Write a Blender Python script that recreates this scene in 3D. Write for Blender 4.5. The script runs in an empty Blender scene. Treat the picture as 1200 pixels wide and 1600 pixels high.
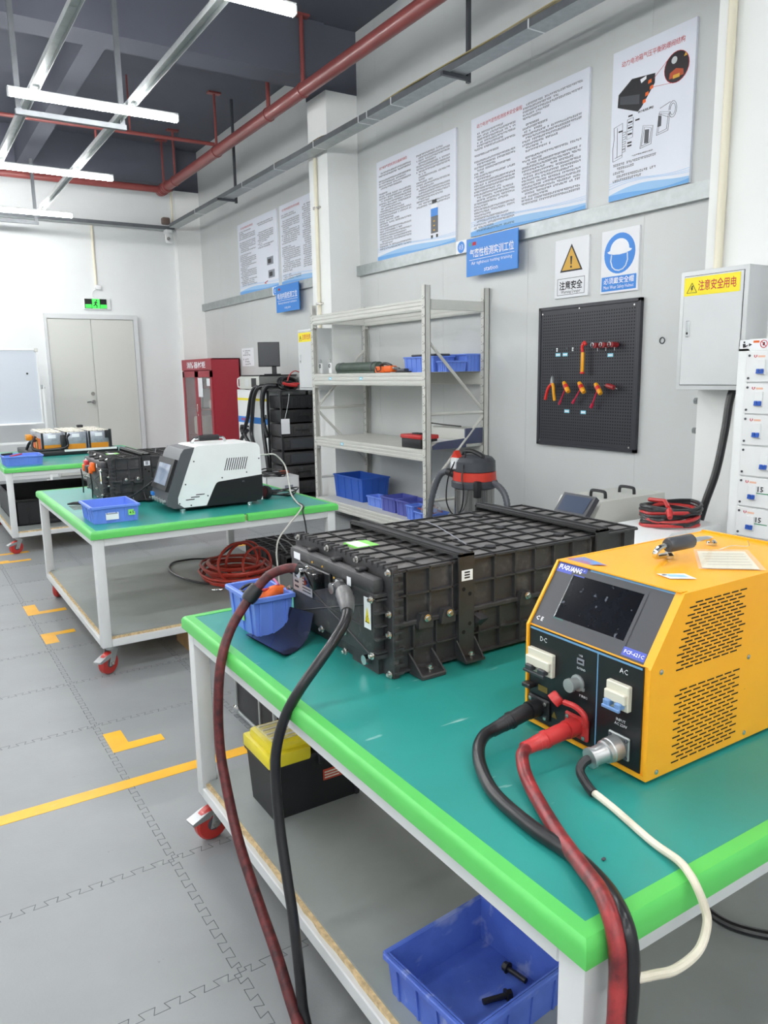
import bpy, bmesh, math, random
from mathutils import Vector, Matrix
random.seed(7)
S = bpy.context.scene
COL = S.collection
R = math.radians

# ------------------------------------------------------------------ camera
cam_d = bpy.data.cameras.new('camera'); cam = bpy.data.objects.new('camera', cam_d); COL.objects.link(cam)
cam_d.sensor_fit = 'VERTICAL'; cam_d.sensor_height = 32.0; cam_d.lens = 1190.0 / 1600.0 * 32.0
cam_d.clip_start = 0.02; cam_d.clip_end = 100
def _cam():
    yaw, pit, rol = R(32.2816), R(-10.3539), R(-0.96571)
    F = Vector((math.sin(yaw) * math.cos(pit), math.cos(yaw) * math.cos(pit), math.sin(pit)))
    r0 = Vector((math.cos(yaw), -math.sin(yaw), 0)); u0 = r0.cross(F)
    r = math.cos(rol) * r0 + math.sin(rol) * u0; u = -math.sin(rol) * r0 + math.cos(rol) * u0
    m = Matrix(((r.x, u.x, -F.x, 0), (r.y, u.y, -F.y, 0), (r.z, u.z, -F.z, 1.5), (0, 0, 0, 1)))
    cam.matrix_world = m
_cam(); S.camera = cam

# ------------------------------------------------------------------ world, exposure
W = bpy.data.worlds.new('world'); S.world = W; W.use_nodes = True
W.node_tree.nodes['Background'].inputs[0].default_value = (0.85, 0.92, 1, 1)
W.node_tree.nodes['Background'].inputs[1].default_value = 0.3
S.view_settings.view_transform = 'Standard'; S.view_settings.look = 'None'
S.view_settings.gamma = 1.0; S.view_settings.use_curve_mapping = False
S.view_settings.exposure = 1.40
TUBE = 34.0          # emission strength of the LED battens

# ------------------------------------------------------------------ materials
def lin(h):
    h = h.lstrip('#'); o = []
    for i in (0, 2, 4):
        c = int(h[i:i + 2], 16) / 255; o.append(c / 12.92 if c <= 0.04045 else ((c + 0.055) / 1.055) ** 2.4)
    return (*o, 1.0)
MATS = {}
def mat(name, col, rough=0.5, metal=0.0, var=0.0, vscale=6.0, bump=0.0, bscale=60.0, col2=None, spec=0.5, emit=0.0, coat=0.0, alpha=None, stretch=None):
    if name in MATS: return MATS[name]
    m = bpy.data.materials.new(name); m.use_nodes = True; nt = m.node_tree; b = nt.nodes['Principled BSDF']
    b.inputs['Base Color'].default_value = lin(col); b.inputs['Roughness'].default_value = rough
    b.inputs['Metallic'].default_value = metal; b.inputs['Specular IOR Level'].default_value = spec
    b.inputs['Coat Weight'].default_value = coat
    m.diffuse_color = lin(col)
    if emit:
        b.inputs['Emission Color'].default_value = lin(col); b.inputs['Emission Strength'].default_value = emit
    if var or col2 or bump:
        tc = nt.nodes.new('ShaderNodeTexCoord'); src = tc.outputs['Object']
        if stretch:
            mp = nt.nodes.new('ShaderNodeMapping'); mp.inputs['Scale'].default_value = stretch
            nt.links.new(src, mp.inputs['Vector']); src = mp.outputs['Vector']
    if var or col2:
        n = nt.nodes.new('ShaderNodeTexNoise'); n.inputs['Scale'].default_value = vscale; n.inputs['Detail'].default_value = 6
        n.inputs['Roughness'].default_value = 0.6
        nt.links.new(src, n.inputs['Vector'])
        rp = nt.nodes.new('ShaderNodeValToRGB'); c = lin(col)
        e = rp.color_ramp.elements
        e[0].position, e[1].position = 0.35, 0.65
        if col2: e[0].color = lin(col2); e[1].color = c
        else:
            e[0].color = tuple(max(0, x * (1 - var)) for x in c[:3]) + (1,); e[1].color = tuple(min(1, x * (1 + var * 0.6)) for x in c[:3]) + (1,)
        nt.links.new(n.outputs['Fac'], rp.inputs['Fac']); nt.links.new(rp.outputs['Color'], b.inputs['Base Color'])
    if bump:
        n2 = nt.nodes.new('ShaderNodeTexNoise'); n2.inputs['Scale'].default_value = bscale; n2.inputs['Detail'].default_value = 4
        nt.links.new(src, n2.inputs['Vector'])
        bp = nt.nodes.new('ShaderNodeBump'); bp.inputs['Strength'].default_value = bump; bp.inputs['Distance'].default_value = 0.004
        nt.links.new(n2.outputs['Fac'], bp.inputs['Height']); nt.links.new(bp.outputs['Normal'], b.inputs['Normal'])
    MATS[name] = m; return m
def glass_mat(name, col, alpha=0.25, rough=0.05):
    if name in MATS: return MATS[name]
    m = bpy.data.materials.new(name); m.use_nodes = True; b = m.node_tree.nodes['Principled BSDF']
    b.inputs['Base Color'].default_value = lin(col); b.inputs['Roughness'].default_value = rough
    b.inputs['Alpha'].default_value = alpha; b.inputs['Specular IOR Level'].default_value = 0.8
    MATS[name] = m; return m
COLUMN_WHITE = mat('white column paint', '#EEF0EE', 0.7, var=0.02, vscale=1.5)
WHITE_WALL = mat('white plaster', '#E2E5E5', 0.75, var=0.025, vscale=1.2)
GREY_PANEL = mat('grey wall panel', '#D0D3D2', 0.42, var=0.03, vscale=0.8)
DARK_CEIL = mat('dark grey ceiling paint', '#585B66', 0.8, var=0.05, vscale=1.5)
FLOOR = mat('grey floor mat', '#8F9395', 0.42, var=0.07, vscale=2.2, bump=0.12, bscale=120)
SEAM = mat('mat seam dirt', '#676C6F', 0.7)  # darker grey puts the groove shade into the seam colour
TAPE = mat('yellow floor tape', '#F6B824', 0.4, var=0.08, vscale=9)
STEEL = mat('galvanised steel', '#AEB3B3', 0.48, 0.65, var=0.10, vscale=14)
STEEL_D = mat('dull zinc tray', '#6C7074', 0.5, 0.35, var=0.12, vscale=9)
CHROME = mat('chrome', '#D5D7D8', 0.14, 1.0)
BRUSHED = mat('brushed metal', '#C2C5C6', 0.36, 0.85)
BOLT = mat('bright bolt', '#C9C7C2', 0.25, 0.9)
PIPE = mat('red fire pipe paint', '#8A4542', 0.38, var=0.06, vscale=3, coat=0.2)
LED = mat('led diffuser', '#FBFBFA', 0.4, emit=TUBE)
FRAME = mat('light grey painted steel', '#D2D5D6', 0.45, var=0.04, vscale=5)
TEAL = mat('teal anti-static mat', '#2D938B', 0.33, var=0.07, vscale=2.5, bump=0.03, bscale=40)
TRIM = mat('lime green edging', '#5CC660', 0.34, var=0.05, vscale=4)
SHELFMAT = mat('grey shelf mat', '#8F9694', 0.45, var=0.08, vscale=4)
CHIP = mat('chipboard edge', '#CDB58C', 0.9, var=0.3, vscale=60, bump=0.4, bscale=150)
REDWHEEL = mat('red polyurethane', '#B8302A', 0.3, var=0.12, vscale=12, coat=0.3)
BLACKPL = mat('black plastic', '#1E1F22', 0.45, var=0.15, vscale=10)
BLACKGL = mat('gloss black', '#101114', 0.15)
DARKGREY = mat('dark grey plastic', '#44474D', 0.4)
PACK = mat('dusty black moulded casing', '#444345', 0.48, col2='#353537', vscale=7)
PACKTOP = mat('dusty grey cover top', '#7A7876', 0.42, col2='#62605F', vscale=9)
PACKRIB = mat('clean black rib', '#232325', 0.5)
STRAPM = mat('black steel strap', '#434344', 0.38, 0.3, var=0.2, vscale=12)
YELLOW = mat('amber powder coat', '#FFB322', 0.38, var=0.04, vscale=5, coat=0.1)
PANELBLK = mat('black printed panel', '#15171B', 0.35)
PANELGRY = mat('charcoal slanted panel', '#3E4046', 0.4, var=0.06)
SCREEN = mat('dusty dark screen', '#0A0C12', 0.14, col2='#12151C', vscale=14, spec=0.22)
CREAM = mat('aged cream plastic', '#D9D6C6', 0.45)
BLUEPL = mat('blue plastic bin', '#6A8CE4', 0.38, var=0.06, vscale=5)
BLUEDK = mat('deep blue crate plastic', '#2A5AB8', 0.4, var=0.06, vscale=5)
BLUEPU = mat('violet blue bin plastic', '#565FB0', 0.4, var=0.06, vscale=5)
BLUEDUST = mat('scuffed blue bin plastic', '#5876CE', 0.45, col2='#4662BC', vscale=8)
REDPL = mat('red plastic', '#C33535', 0.35, var=0.05)
ORANGE = mat('orange rubber', '#EE6A1C', 0.45, var=0.05)
REDSLEEVE = mat('braided dark red cable sleeve', '#6E2A2C', 0.5, col2='#38171B', vscale=40)
REDCAB = mat('red cable with dark weave', '#A03436', 0.35, col2='#5C2528', vscale=30)
BLKCAB = mat('black cable jacket', '#202124', 0.3, var=0.2, vscale=25)
WHTCAB = mat('dirty white cable jacket', '#E2DCCB', 0.5, col2='#CFC8B4', vscale=14)
HOSE = mat('red air hose', '#B23A2C', 0.35)
GREYHOSE = mat('grey vacuum hose', '#5C5F66', 0.4)
RUBBER = mat('black rubber sheet', '#262834', 0.16)
WHTPAINT = mat('white enamel', '#EDF0F0', 0.3, var=0.02)
WHTPL = mat('white plastic', '#E6E8E8', 0.4)
LGREY = mat('pale grey enamel', '#D2D5D6', 0.35, var=0.02)
LGREY2 = mat('light warm grey enamel', '#CED0CA', 0.4)
REDCAB_P = mat('fire cabinet red enamel', '#A22A38', 0.35)
PAPER = mat('paper white', '#EEF0F4', 0.6)
POSTER = mat('poster white', '#E6EAF4', 0.45)
INK = mat('black print', '#26262C', 0.6)
REDINK = mat('red print', '#C22838', 0.6)
WHTINK = mat('white print', '#F4F6FA', 0.6)
GREYINK = mat('grey print', '#8C909A', 0.6)
BLUEINK = mat('blue sign print', '#2E86DE', 0.45)
SKYINK = mat('pale blue print', '#9CC8F0', 0.5)
YELSIGN = mat('yellow sign print', '#F4E21F', 0.45)
GOLDINK = mat('amber sign print', '#D9A93C', 0.5)
LBLBLUE = mat('blue label', '#4A5BC0', 0.4)
CYANLBL = mat('cyan label tape', '#7FD3E8', 0.5)
GREENLBL = mat('lime label', '#8EE06A', 0.5)
SILVER = mat('silver foil label', '#B9BAB6', 0.35, 0.4)
EXITG = mat('lit green exit print', '#3CE04A', 0.4, emit=0.7)
EXITK = mat('exit sign black', '#0C100C', 0.4)
WOOD = mat('pale timber', '#B58F5E', 0.7, var=0.2, vscale=10)
GREENROLL = mat('dark green tarpaulin', '#4A5A50', 0.5, var=0.15, vscale=12)
PEG = mat('dark pegboard', '#34353C', 0.4, 0.1)
HOLE = mat('peg hole black', '#0B0B0D', 0.8)
STAINLESS = mat('stainless tank', '#C8C8C6', 0.22, 0.9, col2='#6E6C6A', vscale=3, stretch=(9, 9, .3))  # stretched dark streaks paint vertical reflections into the steel colour
CELL = mat('silver cell module', '#A9AEB8', 0.35, 0.6, var=0.2, vscale=25)
AMBER = mat('amber insulation film', '#D08A1E', 0.3)
LILAC = mat('whiteboard surface', '#CBD3DC', 0.18)
IVORY = mat('ivory conduit', '#E8E2CC', 0.5)
DIVIDER = mat('pale blue line print', '#6E9FC8', 0.5)
TOOLYEL = mat('yellow toolbox lid', '#E6D62E', 0.4, var=0.04)
CLEAR = glass_mat('clear acrylic', '#F0F4F2', 0.3)
BAG = glass_mat('clear plastic bag', '#E8ECEE', 0.3, 0.2)
GLASS = glass_mat('cabinet glass', '#C8CCCC', 0.22)

def specks(m, col, scale, lo, hi, stretch=(1, 1, 1), amount=1.0, kind='noise'):
    """stains, scuffs and dust with a shape of their own, mixed over the base colour"""
    nt = m.node_tree; b = nt.nodes['Principled BSDF']; bc = b.inputs['Base Color']
    tc = nt.nodes.new('ShaderNodeTexCoord'); mp = nt.nodes.new('ShaderNodeMapping'); mp.inputs['Scale'].default_value = stretch
    nt.links.new(tc.outputs['Object'], mp.inputs['Vector'])
    n = nt.nodes.new('ShaderNodeTexNoise'); n.inputs['Scale'].default_value = scale; n.inputs['Detail'].default_value = 3
    nt.links.new(mp.outputs['Vector'], n.inputs['Vector'])
    rp = nt.nodes.new('ShaderNodeValToRGB'); e = rp.color_ramp.elements; e[0].position, e[1].position = lo, hi
    e[0].color = (0, 0, 0, 1); e[1].color = (amount, amount, amount, 1); nt.links.new(n.outputs['Fac'], rp.inputs['Fac'])
    mx = nt.nodes.new('ShaderNodeMix'); mx.data_type = 'RGBA'; mx.inputs[7].default_value = lin(col)
    if bc.links: nt.links.new(bc.links[0].from_socket, mx.inputs[6])
    else: mx.inputs[6].default_value = bc.default_value
    nt.links.new(rp.outputs['Color'], mx.inputs[0]); nt.links.new(mx.outputs[2], bc)
specks(FLOOR, '#55595C', 21, .73, .77, amount=.8)
specks(FLOOR, '#C9CDCE', 16, .70, .78, (1, .35, 1), .25)
specks(TEAL, '#B9DAD4', 13, .70, .76, (.5, 2.2, 1), .6)
specks(SCREEN, '#8E94A2', 60, .66, .72, amount=.45)
specks(BLUEDUST, '#A9B6DE', 22, .60, .70, (.5, 1.6, 1), .5)
specks(TAPE, '#F3E3BC', 7, .62, .72, (1, 3, 1), .6)
specks(PACK, '#7C7B79', 26, .60, .74, amount=.3)
specks(YELLOW, '#B98A3A', 40, .74, .77, amount=.5)

# ------------------------------------------------------------------ mesh builder
def V(*a): return Vector(a[0] if len(a) == 1 else a)
class MB:
    def __init__(s): s.v = []; s.f = []
    def add(s, vs, fs):
        o = len(s.v); s.v += [tuple(p) for p in vs]; s.f += [tuple(i + o for i in f) for f in fs]; return s
    def join(s, m): return s.add(m.v, m.f)
    def box(s, x0, x1, y0, y1, z0, z1, c=0.0):
        if x0 > x1: x0, x1 = x1, x0
        if y0 > y1: y0, y1 = y1, y0
        if z0 > z1: z0, z1 = z1, z0
        if c <= 0:
            vs = [(x, y, z) for z in (z0, z1) for y in (y0, y1) for x in (x0, x1)]
            return s.add(vs, [(0, 2, 3, 1), (4, 5, 7, 6), (0, 1, 5, 4), (2, 6, 7, 3), (0, 4, 6, 2), (1, 3, 7, 5)])
        c = min(c, (x1 - x0) * .49, (y1 - y0) * .49, (z1 - z0) * .49)
        b = bmesh.new(); vs = [b.verts.new((x, y, z)) for z in (z0, z1) for y in (y0, y1) for x in (x0, x1)]
        for f in [(0, 2, 3, 1), (4, 5, 7, 6), (0, 1, 5, 4), (2, 6, 7, 3), (0, 4, 6, 2), (1, 3, 7, 5)]: b.faces.new([vs[i] for i in f])
        bmesh.ops.bevel(b, geom=list(b.edges), offset=c, segments=1 if c < 0.004 else 2, affect='EDGES', profile=0.5)
        b.verts.index_update(); s.add([v.co[:] for v in b.verts], [[v.index for v in f.verts] for f in b.faces]); b.free(); return s
    def quad(s, a, b, c, d): return s.add([a, b, c, d], [(0, 1, 2, 3)])
    def poly(s, pts): return s.add(pts, [tuple(range(len(pts)))])
    def cyl(s, p, q, r, r2=None, n=14, cap=True):
        p, q = V(p), V(q); r2 = r if r2 is None else r2; d = (q - p).normalized()
        a = d.orthogonal().normalized(); b = d.cross(a); vs = []
        for i in range(n):
            t = 2 * math.pi * i / n; e = math.cos(t) * a + math.sin(t) * b; vs.append(p + e * r)
        for i in range(n):
            t = 2 * math.pi * i / n; e = math.cos(t) * a + math.sin(t) * b; vs.append(q + e * r2)
        fs = [(i, (i + 1) % n, n + (i + 1) % n, n + i) for i in range(n)]
        if cap: fs += [tuple(range(n - 1, -1, -1)), tuple(range(n, 2 * n))]
        return s.add(vs, fs)
    def tube(s, pts, r, n=8, closed=False, cap=True):
        pts = [V(p) for p in pts]; m = len(pts); rr = r if isinstance(r, (list, tuple)) else [r] * m
        T = []
        for i in range(m):
            a = pts[i - 1] if (i or closed) else pts[0]; b = pts[(i + 1) % m] if (i < m - 1 or closed) else pts[-1]
            T.append((b - a).normalized() if (b - a).length > 1e-9 else Vector((0, 0, 1)))
        e = T[0].orthogonal().normalized(); vs = []
        for i in range(m):
            e = (e - T[i] * e.dot(T[i])).normalized(); g = T[i].cross(e)
            for k in range(n):
                t = 2 * math.pi * k / n; vs.append(pts[i] + (math.cos(t) * e + math.sin(t) * g) * rr[i])
        fs = []
        for i in range(m if closed else m - 1):
            j = (i + 1) % m
            for k in range(n): fs.append((i * n + k, i * n + (k + 1) % n, j * n + (k + 1) % n, j * n + k))
        if cap and not closed: fs += [tuple(range(n - 1, -1, -1)), tuple(range((m - 1) * n, m * n))]
        return s.add(vs, fs)
    def prism(s, pl, ax, a, b):
        n = len(pl)
        def P(u, w, t): return {'x': (t, u, w), 'y': (u, t, w), 'z': (u, w, t)}[ax]
        vs = [P(u, w, a) for u, w in pl] + [P(u, w, b) for u, w in pl]
        fs = [tuple(range(n)), tuple(range(2 * n - 1, n - 1, -1))] + [(i, n + i, n + (i + 1) % n, (i + 1) % n) for i in range(n)]
        return s.add(vs, fs)
    def lathe(s, prof, c, ax=(0, 0, 1), n=24):
        c, ax = V(c), V(ax).normalized(); a = ax.orthogonal().normalized(); b = ax.cross(a); m = len(prof); vs = []
        for r, h in prof:
            for i in range(n):
                t = 2 * math.pi * i / n; vs.append(c + ax * h + (math.cos(t) * a + math.sin(t) * b) * r)
        fs = [(k * n + i, k * n + (i + 1) % n, (k + 1) * n + (i + 1) % n, (k + 1) * n + i) for k in range(m - 1) for i in range(n)]
        if prof[0][0] > 1e-6: fs.append(tuple(range(n - 1, -1, -1)))
        if prof[-1][0] > 1e-6: fs.append(tuple(range((m - 1) * n, m * n)))
        return s.add(vs, fs)
    def xf(s, M): s.v = [tuple(M @ Vector(p)) for p in s.v]; return s
    def mv(s, x, y, z): s.v = [(a + x, b + y, c + z) for a, b, c in s.v]; return s
def spline(pts, n=6):
    P = [V(p) for p in pts]; P = [2 * P[0] - P[1]] + P + [2 * P[-1] - P[-2]]; o = []
    for i in range(1, len(P) - 2):
        for k in range(n):
            t = k / n; a, b, c, d = P[i - 1], P[i], P[i + 1], P[i + 2]
            o.append(0.5 * ((2 * b) + (c - a) * t + (2 * a - 5 * b + 4 * c - d) * t * t + (3 * b - a - 3 * c + d) * t ** 3))
    o.append(P[-2]); return o
_fc = {}
def glyphs(body, align='CENTER', bold=0.0):
    k = (body, align, bold)
    if k not in _fc:
        c = bpy.data.curves.new('t', 'FONT'); c.body = body; c.align_x = align; c.resolution_u = 1; c.fill_mode = 'FRONT'; c.offset = bold
        o = bpy.data.objects.new('t', c); m = bpy.data.meshes.new_from_object(o)
        _fc[k] = ([v.co[:2] for v in m.vertices], [tuple(p.vertices) for p in m.polygons])
        bpy.data.objects.remove(o); bpy.data.meshes.remove(m); bpy.data.curves.remove(c)
    return _fc[k]
def txt(mb, body, org, right, up, h, w=None, bold=0.0):
    """flat lettering centred on org: h tall, w wide"""
    vs, fs = glyphs(body, 'CENTER', bold)
    if not vs: return mb
    xs = [p[0] for p in vs]; ys = [p[1] for p in vs]
    x0, x1, y0, y1 = min(xs), max(xs), min(ys), max(ys); sy = h / (y1 - y0); sx = sy if w is None else w / (x1 - x0)
    o, r, u = V(org), V(right), V(up); cx, cy = (x0 + x1) / 2, (y0 + y1) / 2
    mb.add([o + r * ((a - cx) * sx) + u * ((b - cy) * sy) for a, b in vs], fs); return mb

# ------------------------------------------------------------------ objects
ORG = {}
def mesh_of(mb, m, smooth=None):
    me = bpy.data.meshes.new('m'); me.from_pydata(mb.v, [], mb.f); me.update()
    if m: me.materials.append(m)
    if smooth is not False:
        me.shade_smooth(); me.set_sharp_from_angle(angle=R(smooth or 32))
    return me
def tag(o, label=None, cat=None, group=None, kind=None):
    if label: o['label'] = label
    if cat: o['category'] = cat
    if group: o['group'] = group
    if kind: o['kind'] = kind
    return o
def part(name, mb, m, parent=None, smooth=None, label=None, kind=None):
    """mesh object from a builder in world coordinates, hung under parent"""
    g = ORG[parent.name] if parent else None
    if g is not None: mb.v = [(a - g[0], b - g[1], c - g[2]) for a, b, c in mb.v]
    me = mesh_of(mb, m, smooth); me.name = name
    o = bpy.data.objects.new(name, me); COL.objects.link(o)
    if parent: o.parent = parent
    ORG[o.name] = g if g is not None else (0, 0, 0)
    tag(o, label, None, None, kind); return o
def thing(name, label, cat, loc, group=None):
    o = bpy.data.objects.new(name, None); o.empty_display_size = 0.05; COL.objects.link(o); o.location = loc
    ORG[o.name] = tuple(loc); return tag(o, label, cat, group)
def single(name, mb, m, label, cat, group=None, kind=None, smooth=None):
    """one-mesh thing with its origin at its own base"""
    xs, ys, zs = zip(*mb.v); c = ((min(xs) + max(xs)) / 2, (min(ys) + max(ys)) / 2, min(zs))
    mb.mv(-c[0], -c[1], -c[2]); me = mesh_of(mb, m, smooth); me.name = name
    o = bpy.data.objects.new(name, me); COL.objects.link(o); o.location = c; ORG[o.name] = c
    return tag(o, label, cat, group, kind)
def struct(name, mb, m, label=None):
    o = part(name, mb, m); o['kind'] = 'structure'
    if label: o['label'] = label
    return o
def inst(name, me, parent, loc, rot=None):
    o = bpy.data.objects.new(name, me); COL.objects.link(o); o.parent = parent
    g = ORG[parent.name]; o.location = (loc[0] - g[0], loc[1] - g[1], loc[2] - g[2])
    if rot: o.rotation_euler = rot
    ORG[o.name] = g; return o
def kids(o): return [c for c in bpy.data.objects if c.parent == o]
def copy_tree(o, parent=None):
    c = o.copy(); COL.objects.link(c); c.parent = parent
    for ch in kids(o): copy_tree(ch, c)
    return c
WR = (0, -1, 0); UP = (0, 0, 1); XR = (1, 0, 0)
# ================================================================== the setting
X0, X1, Y0, Y1, ZC = -7.0, 4.45, -3.2, 12.6, 4.98
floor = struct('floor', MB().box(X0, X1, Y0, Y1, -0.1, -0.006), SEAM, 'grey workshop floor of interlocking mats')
def jig(n=9, p=0.558, a=0.0115):
    q = p / n; o = [(0, 0), (0.30 * q, 0)]
    for k in range(n):
        b = k * q
        o += [(b + 0.27 * q if k == 0 else b - 0.07 * q, a), (b + 0.57 * q, a), (b + 0.43 * q, -a), ((b + 1.07 * q) if k < n - 1 else b + 0.78 * q, -a)]
    return o + [(p - 0.24 * q, 0)]
def mat_mesh():
    e = jig(); p = 0.558; pts = []
    pts += [(t, d) for t, d in e] + [(p + d, t) for t, d in e]
    pts += [(p - t, p + dd) for t, dd in ((p - u, w) for u, w in reversed(e[1:] + [(p, 0)]))]
    pts += [(dd, t) for t, dd in reversed(e[1:] + [(p, 0)])]
    seen = []
    for q in pts:
        if not seen or (abs(q[0] - seen[-1][0]) + abs(q[1] - seen[-1][1])) > 1e-5: seen.append(q)
    b = bmesh.new(); f = b.faces.new([b.verts.new((x, y, 0)) for x, y in seen])
    b.normal_update()
    if f.normal.z < 0: f.normal_flip()
    r = bmesh.ops.inset_individual(b, faces=[f], thickness=0.0009, depth=0.0, use_even_offset=True)
    ring = [g for g in b.faces if g != f]
    inner = set(f.verts)
    for v in b.verts:
        if v not in inner: v.co.z = -0.003
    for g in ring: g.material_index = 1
    b.normal_update()
    if f.normal.z < 0: bmesh.ops.reverse_faces(b, faces=list(b.faces))
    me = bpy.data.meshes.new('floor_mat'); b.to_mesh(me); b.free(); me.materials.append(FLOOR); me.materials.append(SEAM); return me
MM = mat_mesh(); P = 0.558; GX, GY = 0.581, 1.646
rest = MB()
nx0 = math.floor((X0 - GX) / P); nx1 = math.ceil((X1 - GX) / P); ny0 = math.floor((Y0 - GY) / P); ny1 = math.ceil((Y1 - GY) / P)
for i in range(nx0, nx1):
    for j in range(ny0, ny1):
        x, y = GX + i * P, GY + j * P
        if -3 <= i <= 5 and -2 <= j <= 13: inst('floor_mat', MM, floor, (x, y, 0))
        else:
            a, b, c, d = max(x + .001, X0), min(x + P - .001, X1), max(y + .001, Y0), min(y + P - .001, Y1)
            if b > a and d > c: rest.box(a, b, c, d, -0.005, 0)
o = part('floor_mat_remainder', rest, FLOOR, floor, smooth=False, kind='stuff')

# right wall of metal faced panels
wr = struct('wall_right', MB().box(X1 + 0.006, X1 + 0.12, Y0, Y1 + 0.1, 0, ZC), GREY_PANEL, 'light grey metal panel wall on the right')
ys = [Y0]
while ys[-1] < Y1: ys.append(ys[-1] + 1.142)
for a, b in zip(ys[:-1], ys[1:]):
    part('wall_panel', MB().box(X1, X1 + 0.005, a + 0.0008, min(b, Y1 + 0.05) - 0.0008, 0, ZC), GREY_PANEL, wr, smooth=False)
struct('wall_back', MB().box(X0, X1 + 0.1, Y1, Y1 + 0.12, 0, ZC), WHITE_WALL, 'white plastered end wall with the double door')
struct('wall_left', MB().box(X0 - 0.1, X0, Y0, Y1, 0, ZC), WHITE_WALL, 'white wall on the far left')
struct('wall_front', MB().box(X0, X1, Y0 - 0.1, Y0, 0, ZC), WHITE_WALL, 'white wall behind the viewer')
struct('ceiling', MB().box(X0, X1 + 0.1, Y0, Y1 + 0.1, ZC, ZC + 0.12), DARK_CEIL, 'dark grey painted ceiling slab')
for i, (ya, yb) in enumerate(((2.48, 2.9), (7.45, 7.87), (12.445, 12.6))):
    struct('trim_%d' % (i + 1), MB().box(4.08 if i < 2 else 4.056, X1, ya, yb, 0, 4.37), COLUMN_WHITE,
           ('white column carrying the electrical cabinet at the right', 'white column in the middle of the grey wall', 'white column in the far corner')[i])
    struct('trim_%d' % (i + 4), MB().box(4.07, X1, ya - 0.005, yb + 0.005, 4.37, ZC), DARK_CEIL, ('dark painted head of the right column', 'dark painted head of the middle column', 'dark painted head of the corner column')[i])
n = 7
for ya, yb, zb in ((7.42, 7.76, 4.45), (2.45, 2.86, 4.45), (-2.5, -2.1, 4.45), (12.3, 12.6, 4.42)):
    struct('trim_%d' % n, MB().box(X0, 4.07, ya, yb, zb, ZC), DARK_CEIL, 'dark grey concrete cross beam under the ceiling'); n += 1
for xa, xb in ((1.78, 1.97), (-2.6, -2.4)):
    struct('trim_%d' % n, MB().box(xa, xb, 7.76, 12.3, 4.45, ZC), DARK_CEIL, 'dark grey lengthwise ceiling beam'); n += 1
# galvanised rails along the grey wall: C profile
def rail(y0, y1, nm, lab):
    p = [(0, 0), (-0.05, 0), (-0.05, 0.02), (-0.047, 0.02), (-0.047, 0.003), (-0.003, 0.003), (-0.003, 0.103), (-0.047, 0.103), (-0.047, 0.086), (-0.05, 0.086), (-0.05, 0.106), (0, 0.106)]
    r = single(nm, MB().prism([(X1 + a, 2.54 + b) for a, b in [(0, 0), (-0.045, 0), (-0.045, 0.106), (0, 0.106)]], 'y', y0, y1), STEEL, lab, 'rail')
    return r
rail(2.9, 7.45, 'wall_rail', 'galvanised rail under the three large wall posters')
rail(7.87, 12.445, 'wall_rail', 'galvanised rail on the far wall bay behind the middle column')

# double door
d1 = struct('door_1', MB().box(2.03, 3.30, 12.555, 12.598, 0.0, 2.385), LGREY2, 'pale grey double door with lever handle')
fr = MB(); fr.box(2.0, 2.03, 12.52, 12.6, 0, 2.385); fr.box(3.30, 3.366, 12.52, 12.6, 0, 2.385); fr.box(2.0, 3.366, 12.52, 12.6, 2.385, 2.455)
part('door_frame', fr, LGREY, d1)
part('door_leaf', MB().box(2.035, 2.655, 12.535, 12.556, 0.01, 2.378, 0.003), LGREY2, d1)
part('door_leaf', MB().box(2.662, 3.296, 12.535, 12.556, 0.01, 2.378, 0.003), LGREY2, d1)
h = MB().cyl((2.60, 12.535, 1.13), (2.60, 12.49, 1.13), 0.03, n=16); h.tube(spline([(2.60, 12.50, 1.13), (2.56, 12.485, 1.133), (2.50, 12.485, 1.128)]), 0.012)
part('lever_handle', h, CHROME, d1)
part('deadbolt', MB().cyl((2.603, 12.536, 1.257), (2.603, 12.51, 1.257), 0.028, n=16), BOLT, d1)

# floor tape
def tape(polys, label):
    b = MB()
    for x0, x1, y0, y1 in polys: b.box(x0, x1, y0, y1, 0.0, 0.0012)
    return b
single('floor_tape', tape([(-5, 2.4, 2.712, 2.775)], 0), TAPE, 'long yellow tape line across the grey floor', 'floor tape')
def ell(cx, cy, sy, ly, lx, label, w=0.062):
    y0, y1 = sorted((cy, cy + sy * ly)); ya, yb = sorted((cy, cy + sy * w))
    b = MB().poly([(cx, cy, 0.0012), (cx + lx, cy, 0.0012), (cx + lx, cy + sy * w, 0.0012), (cx + w * 1.2, cy + sy * w, 0.0012), (cx + w * 1.2, cy + sy * ly, 0.0012), (cx, cy + sy * ly, 0.0012)])
    if sy < 0: b.f = [tuple(reversed(f)) for f in b.f]
    single('floor_tape', b, TAPE, label, 'floor tape')
ell(0.59, 3.018, 1, 0.195, 0.21, 'yellow L-shaped corner mark nearest the long tape line')
ell(0.568, 5.2, 1, 0.25, 0.235, 'yellow L-shaped corner mark by the far caster of the middle workbench')
ell(0.575, 4.765, -1, 0.205, 0.19, 'pale yellow L-shaped mark beside the middle workbench caster')
ell(0.58, 6.86, 1, 0.10, 0.24, 'yellow L-shaped mark at the left edge behind the middle workbench')
single('floor_tape', tape([(0.5, 0.85, 7.2, 7.26)], 0), TAPE, 'short yellow tape under the farthest workbench', 'floor tape')
single('floor_tape', tape([(2.2, 3.55, 6.3, 6.36)], 0), TAPE, 'yellow tape line on the floor before the steel shelf', 'floor tape')
b = MB().poly([(2.35, 5.55, .0012), (2.75, 5.55, .0012), (2.75, 5.62, .0012), (2.5, 5.62, .0012), (2.42, 5.85, .0012), (2.35, 5.85, .0012)])
single('floor_tape', b, TAPE, 'yellow corner mark seen under the middle workbench front edge', 'floor tape')

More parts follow.
